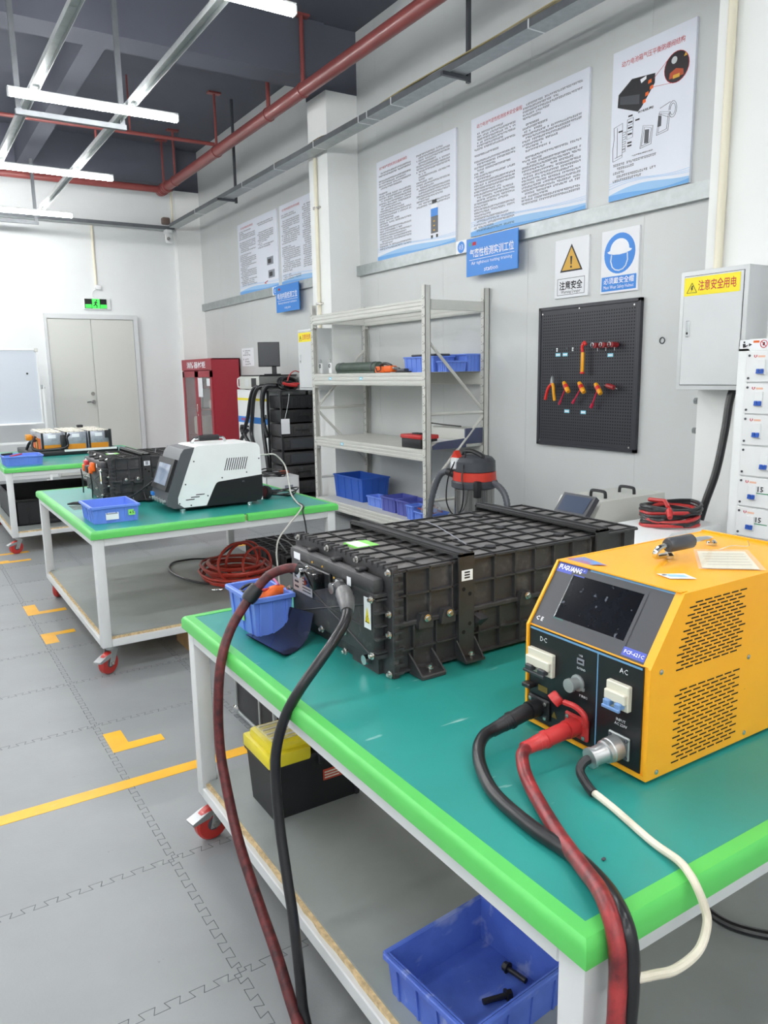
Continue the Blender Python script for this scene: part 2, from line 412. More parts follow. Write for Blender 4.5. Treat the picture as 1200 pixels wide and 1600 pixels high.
# ================================================================== overhead services
def led(x0, y, label, vis=True):
    t = thing('led_batten', label, 'light', (x0 + 0.645, y, 3.58), 'LED battens hung under the ceiling')
    part('housing', MB().box(x0, x0 + 1.29, y - 0.022, y + 0.022, 3.625, 3.645, 0.004), WHTPAINT, t)
    part('diffuser', MB().box(x0 + 0.012, x0 + 1.278, y - 0.026, y + 0.026, 3.58, 3.625, 0.008), LED, t)
    for e in (x0, x0 + 1.278): part('end_cap', MB().box(e, e + 0.012, y - 0.027, y + 0.027, 3.578, 3.632, 0.003), WHTPL, t)
LAB = {4.44: 'bright LED batten nearest the camera at the top edge', 6.66: 'full length bright LED batten crossing both hanging rails', 8.9: 'bright LED batten just before the end wall, second from farthest', 11.12: 'farthest bright LED batten above the double door'}
for y in (4.44, 6.66, 8.9, 11.12): led(0.955, y, LAB[y])
for y, rn in ((2.22, 'just before'), (0.0, 'directly above'), (-2.22, 'behind')): led(0.955, y, 'LED batten out of view overhead, %s the camera' % rn)
for x, rn in ((-1.25, 'first'), (-3.45, 'second'), (-5.65, 'third')):  # unseen rows added as fill light to brighten the right wall
    for q, y in enumerate((-2.22, 0, 2.22, 4.44, 6.66, 8.9, 11.12)): led(x, y, 'LED batten out of view, %s row leftwards, %s from the end wall' % (rn, ('seventh', 'sixth', 'fifth', 'fourth', 'third', 'second', 'first')[q]))
for x, lab in ((1.146, 'galvanised hanging light rail, the left of the two'), (1.867, 'galvanised hanging light rail, the right of the two')):
    t = thing('light_rail', lab, 'rail', (x, 3, 3.645))
    for ya, yb in ((-3.1, 1.5), (1.505, 5.2), (5.205, 8.3), (8.305, 11.2)):
        b = MB().box(x - 0.035, x + 0.035, ya, yb, 3.68, 3.685).box(x - 0.035, x - 0.032, ya, yb, 3.645, 3.68).box(x + 0.032, x + 0.035, ya, yb, 3.645, 3.68)
        part('rail_length', b, STEEL, t)
for y in (2.0, 7.15, 11.9):
    t = thing('rail_hanger', {2.0: 'steel hanger frame of the light rails, nearest the viewer', 7.15: 'steel U-shaped hanger frame carrying the light rails over the middle', 11.9: 'steel U-shaped hanger frame by the end wall'}[y], 'hanger', (1.5, y, 3.6))
    for x in (1.10, 1.915):
        part('drop_rod', MB().box(x - 0.02, x + 0.02, y - 0.02, y + 0.02, 3.602, ZC), STEEL_D, t)
        part('anchor_plate', MB().box(x - 0.05, x + 0.05, y - 0.04, y + 0.04, ZC - 0.008, ZC), STEEL_D, t)
    part('cross_bar', MB().box(1.07, 1.945, y - 0.023, y + 0.023, 3.597, 3.638), STEEL_D, t)
# cable tray on the right and its return on the end wall
def tray(name, lab, x0, x1, y0, y1, z, along):
    t = thing(name, lab, 'cable tray', ((x0 + x1) / 2, (y0 + y1) / 2, z))
    b = MB().box(x0, x1, y0, y1, z, z + 0.003)
    part('tray_floor', b, STEEL, t)
    if along == 'y':
        part('side_flange', MB().box(x0, x0 + 0.003, y0, y1, z + 0.003, z + 0.055), STEEL_D, t); part('side_flange', MB().box(x1 - 0.003, x1, y0, y1, z + 0.003, z + 0.055), STEEL_D, t)
        for k, y in enumerate((5.9, 6.3, 6.45, 8.3, 9.25, 7.35, 4.2, 11.0)):
            part('cable_tie', MB().box(x0 - 0.002, x1 + 0.002, y, y + 0.012, z - 0.002, z + 0.058), WHTPL, t)
    else:
        part('side_flange', MB().box(x0, x1, y0, y0 + 0.003, z + 0.003, z + 0.055), STEEL_D, t); part('side_flange', MB().box(x0, x1, y1 - 0.003, y1, z + 0.003, z + 0.055), STEEL_D, t)
    return t
tray('cable_tray', 'galvanised cable tray running along the grey wall', 3.87, 4.02, -3.1, 12.2, 3.765, 'y')
tray('cable_tray', 'galvanised cable tray on the white end wall over the door', -6, 4.02, 12.40, 12.55, 3.765, 'x')
for k, (ya, yb, lab) in enumerate(((3.2, 6.6, 'bundle of yellowish cables lying in the tray near the posters'), (6.8, 9.2, 'thin brown cable rising out of the tray at the middle column'))):
    b = MB(); rnd = random.Random(k)
    for q in range(4 if k == 0 else 2):
        x = 3.89 + 0.025 * q
        pts = [(x, ya - 1, 3.775), (x, ya, 3.80)] + [(x + rnd.uniform(-.01, .01), ya + (yb - ya) * s / 5, (3.835 + rnd.uniform(0, .025)) if k == 0 else 3.815 + 0.02 * (s % 2)) for s in range(1, 5)] + [(x, yb, 3.79)]
        b.tube(spline(pts, 5), 0.006 if k == 0 else 0.005, n=6)
    single('tray_cables', b, mat('old yellow cable', '#A89A6C', 0.6) if k == 0 else mat('brown cable', '#6E6248', 0.6), lab, 'cable')
for y, lab in ((5.085, 'black angle bracket hanging the wall cable tray near the posters'), (9.93, 'black angle bracket hanging the wall cable tray in the far bay')):
    t = thing('tray_bracket', lab, 'bracket', (4.06, y, 3.72))
    part('drop_rod', MB().box(4.045, 4.075, y - 0.015, y + 0.015, 3.72, ZC if y > 8 else ZC), DARKGREY, t)
    part('arm', MB().box(3.80, 4.045, y - 0.015, y + 0.015, 3.735, 3.762), DARKGREY, t)
# fire main
t = thing('fire_pipe', 'large red fire main pipe running along the upper wall', 'pipe', (3.78, 4, 4.22))
part('main_pipe', MB().cyl((3.78, -3.1, 4.29), (3.78, 12.2, 4.29), 0.066, n=24), PIPE, t)
for y in (12.12, 11.9, 4.35, 0.5): part('grooved_coupling', MB().lathe([(0.066, -.05), (0.085, -.05), (0.085, -.02), (0.078, -.02), (0.078, .02), (0.085, .02), (0.085, .05), (0.066, .05)], (3.78, y, 4.29), (0, 1, 0), 20), PIPE, t)
part('end_cap', MB().lathe([(0.08, 0), (0.08, .03), (0.06, .05), (0, .055)], (3.78, 12.2, 4.29), (0, 1, 0), 20), PIPE, t)
part('branch_pipe', MB().cyl((-6.9, 12.22, 4.26), (3.75, 12.12, 4.29), 0.05, n=18), PIPE, t)
for y in (7.36, 8.2, 9.8, 11.5, 12.05):
    rg = part('pipe_clamp', MB().lathe([(0.067, -.015), (0.074, -.015), (0.074, .015), (0.067, .015)], (3.78, y, 4.29), (0, 1, 0), 20), PIPE, t)
    part('hanger_rod', MB().cyl((3.78, y, 4.36), (3.78, y, ZC - 0.01), 0.022 if y < 9 else 0.016, n=10), PIPE, t)
    part('anchor_plate', MB().box(3.70, 3.86, y - 0.04, y + 0.04, ZC - 0.02, ZC), PIPE, t)
t = thing('sprinkler_pipe', 'thin red sprinkler pipe crossing below the ceiling', 'pipe', (0, 9.75, 4.3))
part('pipe_run', MB().cyl((-6.9, 9.78, 4.30), (3.715, 9.70, 4.34), 0.022, n=10), PIPE, t)
for x in (2.3, -0.5, -3.3):
    part('sprinkler_drop', MB().cyl((x, 9.76, 4.22), (x, 9.76, 4.32), 0.014, n=8), PIPE, t); part('hanger_rod', MB().cyl((x + .4, 9.76, 4.33), (x + .4, 9.76, ZC), 0.01, n=6), PIPE, t)
# conduits
single('conduit', MB().cyl((4.06, 7.69, 2.0), (4.06, 7.69, 3.76), 0.02, n=12), IVORY, 'ivory conduit down the middle white column', 'conduit')
single('conduit', MB().cyl((4.055, 2.80, 2.05), (4.055, 2.80, 4.36), 0.024, n=12), IVORY, 'ivory conduit above the electrical cabinet on the right column', 'conduit')
for z in (3.25, 2.25): 
    single('conduit_clip', MB().box(4.03, 4.08, 7.66, 7.72, z, z + 0.02, 0.003).box(4.06, 4.08, 7.62, 7.76, z, z + 0.02), BOLT, 'steel saddle clip on the column conduit, %s one' % ('upper' if z > 3 else 'lower'), 'clip')
single('conduit', MB().cyl((2.795, 12.58, 2.87), (2.795, 12.58, 3.77), 0.02, n=10), IVORY, 'ivory conduit rising from the exit sign', 'conduit')
t = thing('junction_box', 'small white junction box with cord above the exit sign', 'junction box', (2.82, 12.58, 2.83))
part('box', MB().box(2.78, 2.86, 12.55, 12.6, 2.83, 2.90, 0.006), WHTPL, t)
part('cord', MB().tube(spline([(2.79, 12.57, 2.835), (2.74, 12.56, 2.80), (2.72, 12.56, 2.75), (2.75, 12.56, 2.71), (2.80, 12.57, 2.70)]), 0.006, n=6), WHTPL, t)
single('conduit', MB().cyl((4.0, 12.43, 3.83), (4.0, 12.43, 4.9), 0.016, n=8), IVORY, 'thin white conduit in the far corner by the fire main', 'conduit')
# exit sign
t = thing('exit_sign', 'lit green and black exit sign above the double door', 'sign', (2.78, 12.57, 2.53))
part('housing', MB().box(2.585, 2.985, 12.56, 12.6, 2.53, 2.70, 0.006), WHTPL, t)
part('face', MB().box(2.60, 2.925, 12.556, 12.561, 2.545, 2.688), EXITK, t)
g = MB(); g.box(2.71, 2.82, 12.553, 12.557, 2.547, 2.686); g.box(2.61, 2.70, 12.553, 12.557, 2.552, 2.605); g.box(2.83, 2.92, 12.553, 12.557, 2.552, 2.605)
part('lit_panel', g, EXITG, t)
k = MB(); k.cyl((2.775, 12.552, 2.665), (2.775, 12.5535, 2.665), 0.012, n=10)
for a, b2, w in (((2.77, 2.65), (2.755, 2.61), .012), ((2.755, 2.61), (2.78, 2.585), .009), ((2.78, 2.585), (2.775, 2.555), .008), ((2.755, 2.61), (2.735, 2.585), .009), ((2.735, 2.585), (2.722, 2.59), .007), ((2.765, 2.645), (2.79, 2.625), .007), ((2.765, 2.645), (2.74, 2.635), .007), ((2.74, 2.635), (2.733, 2.615), .006)):
    k.cyl((a[0], 12.5525, a[1]), (b2[0], 12.5525, b2[1]), w, n=6)
part('running_figure', k, EXITK, t)
e = MB(); txt(e, 'EXIT', (2.875, 12.5522, 2.578), XR, UP, 0.032, 0.075); txt(e, '安全出口', (2.655, 12.5522, 2.578), XR, UP, 0.03, 0.08)
part('lettering', e, EXITK, t, smooth=False)
# camera dome
t = thing('security_camera', 'white security camera in the far corner under the tray', 'camera', (3.9, 12.36, 3.55))
part('mount', MB().box(3.85, 3.95, 12.33, 12.44, 3.70, 3.76, 0.008), WHTPL, t)
part('housing', MB().lathe([(0.0, 0), (0.045, .01), (0.055, .05), (0.055, .13), (0.04, .16), (0, .165)], (3.9, 12.36, 3.55), (0, 0, 1), 18), WHTPL, t)
part('lens', MB().cyl((3.88, 12.30, 3.615), (3.888, 12.33, 3.618), 0.028, n=14), BLACKGL, t)
single('bell_box', MB().box(3.80, 3.92, 12.28, 12.39, 3.83, 3.93, 0.02), mat('brown enamel', '#6A5A52', 0.5), 'small brown box on the tray in the far corner', 'junction box')
# ================================================================== workbenches
def spin_caster(t, x, y, z, ang, brake=True):
    """swivel caster: z is the underside it bolts to"""
    M = Matrix.Translation((x, y, 0)) @ Matrix.Rotation(ang, 4, 'Z'); r = 0.058; off = 0.028
    c = MB().box(-.04, .04, -.035, .035, z - .006, z).cyl((0, 0, z - .02), (0, 0, z - .006), .028, n=14)
    for s in (-1, 1):
        c.prism([(-.022, z - .02), (.022, z - .02), (off + .016, r - .012), (off - .016, r - .012)], 'y', s * .024 - .0015, s * .024 + .0015)
    cs = part('caster', c.xf(M), STEEL, t)
    w = MB().lathe([(.030, -.018), (.052, -.018), (.058, -.010), (.058, .010), (.052, .018), (.030, .018)], (off, 0, r), (0, 1, 0), 28)
    part('wheel', w.xf(M), REDWHEEL, cs)
    part('hub', MB().lathe([(0, -.021), (.016, -.021), (.030, -.015), (.030, .015), (.016, .021), (0, .021)], (off, 0, r), (0, 1, 0), 18).xf(M), DARKGREY, cs)
    part('axle_bolt', MB().cyl((off, -.033, r), (off, .033, r), .009, n=8).xf(M), BOLT, cs)
    if brake:
        b = MB().prism([(off + .015, r + .025), (off + .075, r + .018), (off + .078, r + .028), (off + .02, r + .048), (off - .02, r + .05)], 'y', -.022, .022)
        part('brake_pedal', b.xf(M), BRUSHED, cs)
def trim_side(x0, x1, y0, y1, side, a=None, b=None):
    prof = [(0.0, .713), (0.0, .738), (.004, .747), (.010, .7515), (.034, .7515), (.034, .713)]
    out = []
    for e in (0, 1):
        for d, z in prof:
            if side == 'w': out.append((x0 + d, (y0 + d) if e == 0 else (y1 - d), z))
            if side == 'e': out.append((x1 - d, (y0 + d) if e == 0 else (y1 - d), z))
            if side == 's': out.append(((x0 + d if a is None else a) if e == 0 else (x1 - d if b is None else b), y0 + d, z))
            if side == 'n': out.append((x0 + d if e == 0 else x1 - d, y1 - d, z))
    n = len(prof); fs = [(i, (i + 1) % n, n + (i + 1) % n, n + i) for i in range(n)] + [tuple(range(n - 1, -1, -1)), tuple(range(n, 2 * n))]
    m = MB().add(out, fs)
    return m
def bench(x0, x1, y0, y1, label, angs, split=None):
    t = thing('workbench', label, 'workbench', ((x0 + x1) / 2, (y0 + y1) / 2, 0), 'three rolling green edged workbenches')
    part('tabletop', MB().box(x0 + .03, x1 - .03, y0 + .03, y1 - .03, .712, .744), CHIP, t)
    part('work_mat', MB().box(x0 + .032, x1 - .032, y0 + .032, y1 - .032, .744, .75), TEAL, t)
    for sd in 'wen': part('edge_trim', trim_side(x0, x1, y0, y1, sd), TRIM, t)
    if split:
        part('edge_trim', trim_side(x0, x1, y0, y1, 's', None, split - .009), TRIM, t); part('edge_trim', trim_side(x0, x1, y0, y1, 's', split + .009, None), TRIM, t)
    else: part('edge_trim', trim_side(x0, x1, y0, y1, 's'), TRIM, t)
    i = .014; w = .05; a0, a1, b0, b1 = x0 + i, x1 - i, y0 + i, y1 - i
    for x in (a0, a1 - w):
        for y in (b0, b1 - w): part('leg', MB().box(x, x + w, y, y + w, .145, .712, .004), FRAME, t)
    for y in (b0, b1 - .035):
        part('top_rail', MB().box(a0 + w, a1 - w, y, y + .035, .672, .712, .003), FRAME, t); part('bottom_rail', MB().box(a0 + w, a1 - w, y, y + .035, .145, .183, .003), FRAME, t)
    for x in (a0, a1 - .035):
        part('top_rail', MB().box(x, x + .035, b0 + w, b1 - w, .672, .712, .003), FRAME, t); part('bottom_rail', MB().box(x, x + .035, b0 + w, b1 - w, .145, .183, .003), FRAME, t)
    # lower shelf, notched at the legs, broken laminate edge
    g = .012; rnd = random.Random(int(x0 * 1000 + y0 * 77)); pts = []
    def edge(p, q, nrm):
        n = 40
        for k in range(n + 1):
            u = k / n; d = -rnd.random() * .004 if 0 < k < n else 0
            pts.append((p[0] + (q[0] - p[0]) * u + nrm[0] * d, p[1] + (q[1] - p[1]) * u + nrm[1] * d))
    A0, A1, B0, B1 = a0 + g, a1 - g, b0 + g, b1 - g; L = w - g + .002
    edge((A0 + L, B0), (A1 - L, B0), (0, -1)); pts += [(A1 - L, B0 + L)]; edge((A1, B0 + L), (A1, B1 - L), (1, 0)); pts += [(A1 - L, B1 - L)]
    edge((A1 - L, B1), (A0 + L, B1), (0, 1)); pts += [(A0 + L, B1 - L)]; edge((A0, B1 - L), (A0, B0 + L), (-1, 0)); pts += [(A0 + L, B0 + L)]
    part('lower_shelf', MB().prism(list(reversed(pts)), 'z', .183, .194), CHIP, t, smooth=False)
    h = .011
    P2 = [(A0 + L, B0 + h), (A1 - L, B0 + h), (A1 - L, B0 + L), (A1 - h, B0 + L), (A1 - h, B1 - L), (A1 - L, B1 - L), (A1 - L, B1 - h), (A0 + L, B1 - h), (A0 + L, B1 - L), (A0 + h, B1 - L), (A0 + h, B0 + L), (A0 + L, B0 + L)]
    part('shelf_mat', MB().prism(list(reversed(P2)), 'z', .194, .2005), SHELFMAT, t, smooth=False)
    for (x, y), an in zip(((a0 + .05, b0 + .045), (a0 + .05, b1 - .045), (a1 - .05, b0 + .045), (a1 - .05, b1 - .045)), angs):
        spin_caster(t, x, y, .145, R(an))
    return t
bench(.69, 2.09, .61, 2.31, 'nearest rolling workbench with teal mat and lime green edging', (120, 190, 30, 0))
bench(.735, 2.125, 3.865, 5.59, 'middle rolling workbench with a joint in its green front edging', (215, 60, 20, 90), 1.553)
bench(.712, 2.11, 7.15, 8.82, 'farthest rolling workbench near the whiteboard with green edging', (200, 60, 20, 90))

# ================================================================== battery packs
BOLTM = None
def bolt_mesh():
    global BOLTM
    if BOLTM is None:
        BOLTM = mesh_of(MB().lathe([(0, -.013), (.0055, -.013), (.0055, -.007), (.010, -.006), (.010, -.004), (.004, -.004), (.004, .004)], (0, 0, 0), (1, 0, 0), 10), BOLT)
    return BOLTM
def battery(ox, oy, oz, label, orange=False):
    t = thing('battery_pack', label, 'battery pack', (ox + .44, oy + .265, oz), 'ribbed black battery packs')
    def B(): return MB()
    L, Wd = .885, .53
    lo = B().box(.012, L, .014, Wd - .014, .01, .128)
    up = B().box(.012, L, .014, Wd - .014, .142, .270)
    xs = [.035, .105, .175, .245] + [.245 + .0725 * k for k in range(1, 9)]
    for sy in (0, 1):
        ya, yb = (.002, .015) if sy == 0 else (Wd - .015, Wd - .002)
        for x in xs:
            up.box(x, x + .0045, ya, yb, .142, .274); lo.box(x + .02, x + .0245, ya, yb, .01, .128)
        up.box(.012, L, ya, yb, .206, .2105); up.box(.012, L, ya, yb, .2685, .274)
        lo.box(.012, L, ya, yb, .0655, .07); lo.box(.012, L, ya, yb, .01, .016)
    for k in range(8):
        y = .03 + k * .067; up.box(L - .001, L + .012, y, y + .0045, .142, .274); lo.box(L - .001, L + .012, y, y + .0045, .01, .128)
    for z in (.206, .2685): up.box(L - .001, L + .012, .014, Wd - .014, z, z + .0055)
    part('lower_case', lo.mv(ox, oy, oz), PACK, t, smooth=False)
    uc = part('upper_cover', up.mv(ox, oy, oz), PACK, t, smooth=False)
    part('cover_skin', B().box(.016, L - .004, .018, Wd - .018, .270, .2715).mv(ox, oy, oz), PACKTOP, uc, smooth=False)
    tr = B()
    for k in range(9): y = .016 + k * .0622; tr.box(.012, L, y - .0024, y + .0024, .2705, .2765)
    for x in [.012 + .079 * k for k in range(12)]: tr.box(x - .0024, x + .0024, .014, Wd - .014, .2705, .2765 if x > .02 else .284)
    for x, y in ((.10, .08), (.12, .36), (.36, .07), (.36, .44), (.55, .25), (.62, .07), (.62, .44)): tr.cyl((x, y, .2705), (x, y, .2785), .016, n=14)
    part('top_ribs', tr.mv(ox, oy, oz), PACKRIB, uc, smooth=False, kind='stuff')
    part('parting_flange', B().box(0, L + .014, 0, Wd, .128, .142, .003).mv(ox, oy, oz), PACK, t)
    for x in (.085, .155, .42, .56, .82): part('clamp_lug', B().prism([(x - .022, .120), (x + .022, .120), (x + .022, .137), (x + .014, .157), (x - .014, .157), (x - .022, .137)], 'y', -.012, .006).mv(ox, oy, oz), PACK, t)
    for x in (.085, .155, .42): inst('bolt', bolt_mesh(), t, (ox + x, oy - .012, oz + .147), (0, 0, R(90)))
    # end flange with flutes
    fl = B().box(-.008, .012, -.002, Wd + .002, .0, .284, .003)
    for k in range(13): z = .012 + k * .021; fl.box(-.006, .02, -.008, .0, z, z + .006)
    for k in range(20): y = .01 + k * .0265; fl.box(-.012, .016, y, y + .006, .276, .287)
    part('end_flange', fl.mv(ox, oy, oz), PACK, t)
    for z in (.012, .115, .168, .272): inst('bolt', bolt_mesh(), t, (ox - .008, oy + .008, oz + z))
    for y in (.16, .32, .50): inst('bolt', bolt_mesh(), t, (ox - .008, oy + y, oz + .276))
    # nose
    ns = B().box(-.045, -.008, .03, Wd - .03, .215, .256, .012)
    ns.box(-.042, -.008, .036, Wd - .036, .05, .222, .006)
    for k in range(5): z = .065 + k * .034; ns.box(-.04, -.004, .022, .04, z, z + .005)
    ns.box(-.043, -.006, .022, .05, .052, .062).box(-.043, -.006, .022, .05, .21, .218)
    nb = part('end_cap', ns.mv(ox, oy, oz), PACK, t)
    rb = B()
    c = (-.0425, .27, .125)
    for a, b in (((.05, .058), (.49, .19)), ((.05, .19), (.49, .058))): rb.cyl((c[0], a[0], a[1]), (c[0], b[0], b[1]), .0025, n=5)
    rb.box(-.0445, -.040, .045, Wd - .045, .123, .127)
    part('cross_ribs', rb.mv(ox, oy, oz), PACK, nb)
    clip = B()
    for y in (.12, .25, .39): clip.box(-.036, -.008, y - .012, y + .012, .256, .266, .003)
    part('top_clips', clip.mv(ox, oy, oz), PACKRIB, nb, kind='stuff')
    part('recess_foot', B().box(-.02, .01, .05, .18, .0, .05).mv(ox, oy, oz), PACK, t)
    for y, z in ((.035, .205), (.035, .06), (.17, .085), (.17, .03), (.30, .055), (.43, .06), (.50, .125)): inst('bolt', bolt_mesh(), t, (ox - .043, oy + y, oz + z))
    part('vent_ring', B().lathe([(.008, 0), (.013, 0), (.013, -.018), (.008, -.018)], (-.022, .09, .03), (1, 0, 0), 14).mv(ox, oy, oz), CHROME, t)
    # straps
    for x0 in (.188, .69):
        s = B().box(x0, x0 + .05, -.012, -.006, .02, .292).box(x0, x0 + .05, -.012, Wd + .012, .286, .292).box(x0, x0 + .05, Wd + .006, Wd + .012, .02, .292)
        s.box(x0 + .004, x0 + .012, -.012, Wd + .012, .288, .297).box(x0 + .038, x0 + .046, -.012, Wd + .012, .288, .297)
        s.box(x0 - .006, x0 + .056, -.05, -.008, .014, .020).box(x0 - .006, x0 + .056, Wd + .008, Wd + .05, .014, .020)
        for e in (x0 - .006, x0 + .052): s.prism([(-.048, .02), (-.008, .02), (-.008, .065)], 'x', e, e + .004)
        st = part('strap', s.mv(ox, oy, oz), STRAPM, t)
        h = B()
        for xx, z in ((.015, .20), (.035, .185), (.035, .105), (.015, .085)): h.cyl((x0 + xx, -.0127, z), (x0 + xx, -.0115, z), .0055, n=10)
        part('strap_holes', h.mv(ox, oy, oz), HOLE, st, kind='stuff')
        inst('bolt', bolt_mesh(), t, (ox + x0 + .025, oy - .03, oz + .024), (0, R(90), 0))
    # foot brackets
    for x0 in (.045, .60):
        f = B().box(x0, x0 + .075, -.05, .01, 0, .012, .003)
        for e in (x0, x0 + .07): f.prism([(-.048, .01), (.012, .01), (.012, .055)], 'x', e, e + .005)
        part('foot_bracket', f.mv(ox, oy, oz), PACK, t)
        inst('bolt', bolt_mesh(), t, (ox + x0 + .038, oy - .028, oz + .016), (0, R(90), 0))
    for x0 in (.045, .60): part('foot_bracket', B().box(x0, x0 + .075, Wd - .01, Wd + .05, 0, .012, .003).mv(ox, oy, oz), PACK, t)
    part('gusset', B().prism([(-.028, .115), (.01, .125), (.01, .08)], 'x', .245, .275).mv(ox, oy, oz), PACK, t)
    # labels
    fx = ox - .0455
    def lab(y0, y1, z0, z1, m, x=fx): return part('label', B().box(x - .0006, x, oy + y0, oy + y1, oz + z0, oz + z1), m, t, smooth=False)
    pl = lab(.355, .475, .13, .195, SILVER)
    k = MB()
    for i in range(6): k.box(fx - .0012, fx - .0006, oy + .365, oy + .415, oz + .138 + i * .009, oz + .141 + i * .009)
    k.box(fx - .0012, fx - .0006, oy + .362, oy + .42, oz + .184, oz + .192)
    for i in range(3): k.box(fx - .0012, fx - .0006, oy + .44, oy + .465, oz + .140 + i * .015, oz + .146 + i * .015)
    part('print', k, INK, pl, smooth=False)
    wl = lab(.04, .072, .125, .205, WHTINK)
    k = MB(); k.prism([(oy + .045, oz + .14), (oy + .067, oz + .14), (oy + .056, oz + .18)], 'x', fx - .0012, fx - .0007); part('triangle', k, YELSIGN, wl, smooth=False)
    k = MB(); txt(k, '⚡', (fx - .0016, oy + .056, oz + .152), WR, UP, .018); k.box(fx - .0016, fx - .0012, oy + .0475, oy + .0645, oz + .1405, oz + .1425); part('print', k, INK, wl, smooth=False)
    lab(.425, .465, .225, .245, WHTINK); lab(.135, .155, .215, .238, WHTINK)
    cl = part('label', B().box(.196, .232, -.0128, -.0121, .222, .25).mv(ox, oy, oz), PAPER, t, smooth=False)
    k = MB()
    for i in range(3): k.box(ox + .205, ox + .222, oy - .0134, oy - .0128, oz + .228 + i * .007, oz + .232 + i * .007)
    part('print', k, INK, cl, smooth=False)
    lb = part('label', B().box(.055, .125, .27, .35, .2716, .2772).mv(ox, oy, oz), GREENLBL, t, smooth=False)
    part('label_white', B().box(.060, .098, .275, .345, .2772, .2778).mv(ox, oy, oz), PAPER, lb, smooth=False)
    part('lid_wire', MB().tube(spline([(ox + .30, oy + .10, oz + .285), (ox + .33, oy + .2, oz + .288), (ox + .37, oy + .33, oz + .290), (ox + .40, oy + .43, oz + .285)]), .0016, n=5), GREYINK, t)
    # sockets on the nose
    if orange:
        for y in (.22, .40):
            s = B().box(-.068, -.043, y - .028, y + .028, .185, .24, .008); part('socket_plug', s.mv(ox, oy, oz), REDPL if y > .3 else ORANGE, t)
            part('socket_latch', B().box(-.078, -.06, y - .02, y + .02, .17, .215, .005).mv(ox, oy, oz), ORANGE, t)
        part('centre_socket', B().box(-.08, -.043, .27, .335, .17, .215, .006).mv(ox, oy, oz), BLACKPL, t)
        for y in (.18, .45):
            part('dangling_cord', MB().tube(spline([(ox - .08, oy + y, oz + .18), (ox - .07, oy + y + .02, oz + .1), (ox - .065, oy + y + .06, oz + .02)]), .004, n=6), BLKCAB, t)
    else:
        s = B().box(-.052, -.043, .24, .43, .185, .225, .003)
        for y in (.255, .36, .415): s.cyl((-.056, y, .19), (-.043, y, .19), .006, n=8)
        part('socket_plate', s.mv(ox, oy, oz), BLACKPL, t)
        part('centre_socket', B().box(-.085, -.045, .268, .33, .178, .222, .005).mv(ox, oy, oz), BLACKGL, t)
        for y in (.372, .18):
            part('gland', B().lathe([(.016, 0), (.021, .003), (.021, .016), (.015, .018), (.015, .035)], (-.045, y, .205), (-1, 0, 0), 14).mv(ox, oy, oz), CHROME, t)
        for y, z in ((.225, .218), (.29, .235), (.35, .235), (.225, .19)): part('terminal_dot', B().cyl((-.047, y, z), (-.045, y, z), .003, n=8).mv(ox, oy, oz), GOLDINK, t)
    return t
battery(.975, 1.50, .75, 'large ribbed black battery pack with two straps on the nearest workbench')
battery(1.03, 4.66, .75, 'ribbed black battery pack with orange plugs behind the white tester', True)
# cables of the near pack
def cable(name, pts, r, m, label, cat='cable', n=10, sub=7, group=None):
    return single(name, MB().tube(spline(pts, sub), r, n=n), m, label, cat, group)
t = thing('battery_cable', 'dark red sleeved cable looping from the near battery pack down to the floor', 'cable', (.68, 1.5, 0))
pts = [(.915, 1.872, .957), (.885, 1.90, .965), (.84, 1.935, .945), (.80, 1.95, .905), (.76, 1.948, .862), (.715, 1.940, .805), (.675, 1.914, .735), (.655, 1.90, .635), (.645, 1.883, .514), (.64, 1.84, .422), (.635, 1.752, .30), (.63, 1.623, .205), (.625, 1.50, .13), (.615, 1.40, .075), (.61, 1.29, .025), (.63, 1.15, .016), (.70, 1.0, .016)]
part('sleeve', MB().tube(spline(pts, 7), .0135, n=12), REDSLEEVE, t)
part('tape_wrap', MB().tube(spline(pts, 7)[20:27], [.018, .021, .022, .022, .022, .021, .018], n=12), BLACKPL, t)
part('plug_sleeve', MB().tube(spline(pts, 7)[0:5], .0165, n=12), BLACKPL, t)
t = thing('battery_cable', 'black cable with elbow plug hanging from the near battery pack over the bench edge', 'cable', (.66, 1.45, 0))
pts = [(.918, 1.68, .955), (.905, 1.645, .962), (.89, 1.60, .958), (.872, 1.555, .94), (.845, 1.52, .918), (.80, 1.497, .885), (.755, 1.489, .845), (.71, 1.493, .794), (.68, 1.515, .728), (.66, 1.531, .643), (.655, 1.532, .563), (.65, 1.509, .461), (.645, 1.473, .368), (.64, 1.431, .265), (.635, 1.398, .14), (.632, 1.375, .06), (.64, 1.33, .014), (.70, 1.2, .014)]
sp = spline(pts, 7)
part('jacket', MB().tube(sp, .0125, n=12), BLKCAB, t)
part('elbow', MB().tube(sp[0:12], .0165, n=12), BLACKPL, t)
part('wrapped_cuff', MB().tube(sp[11:24], [.018, .021, .022, .022, .021, .022, .022, .021, .020, .019, .018, .017, .015], n=12), mat('silver wrapped tape', '#6F6F70', .35, .2, var=.3, vscale=30), t)
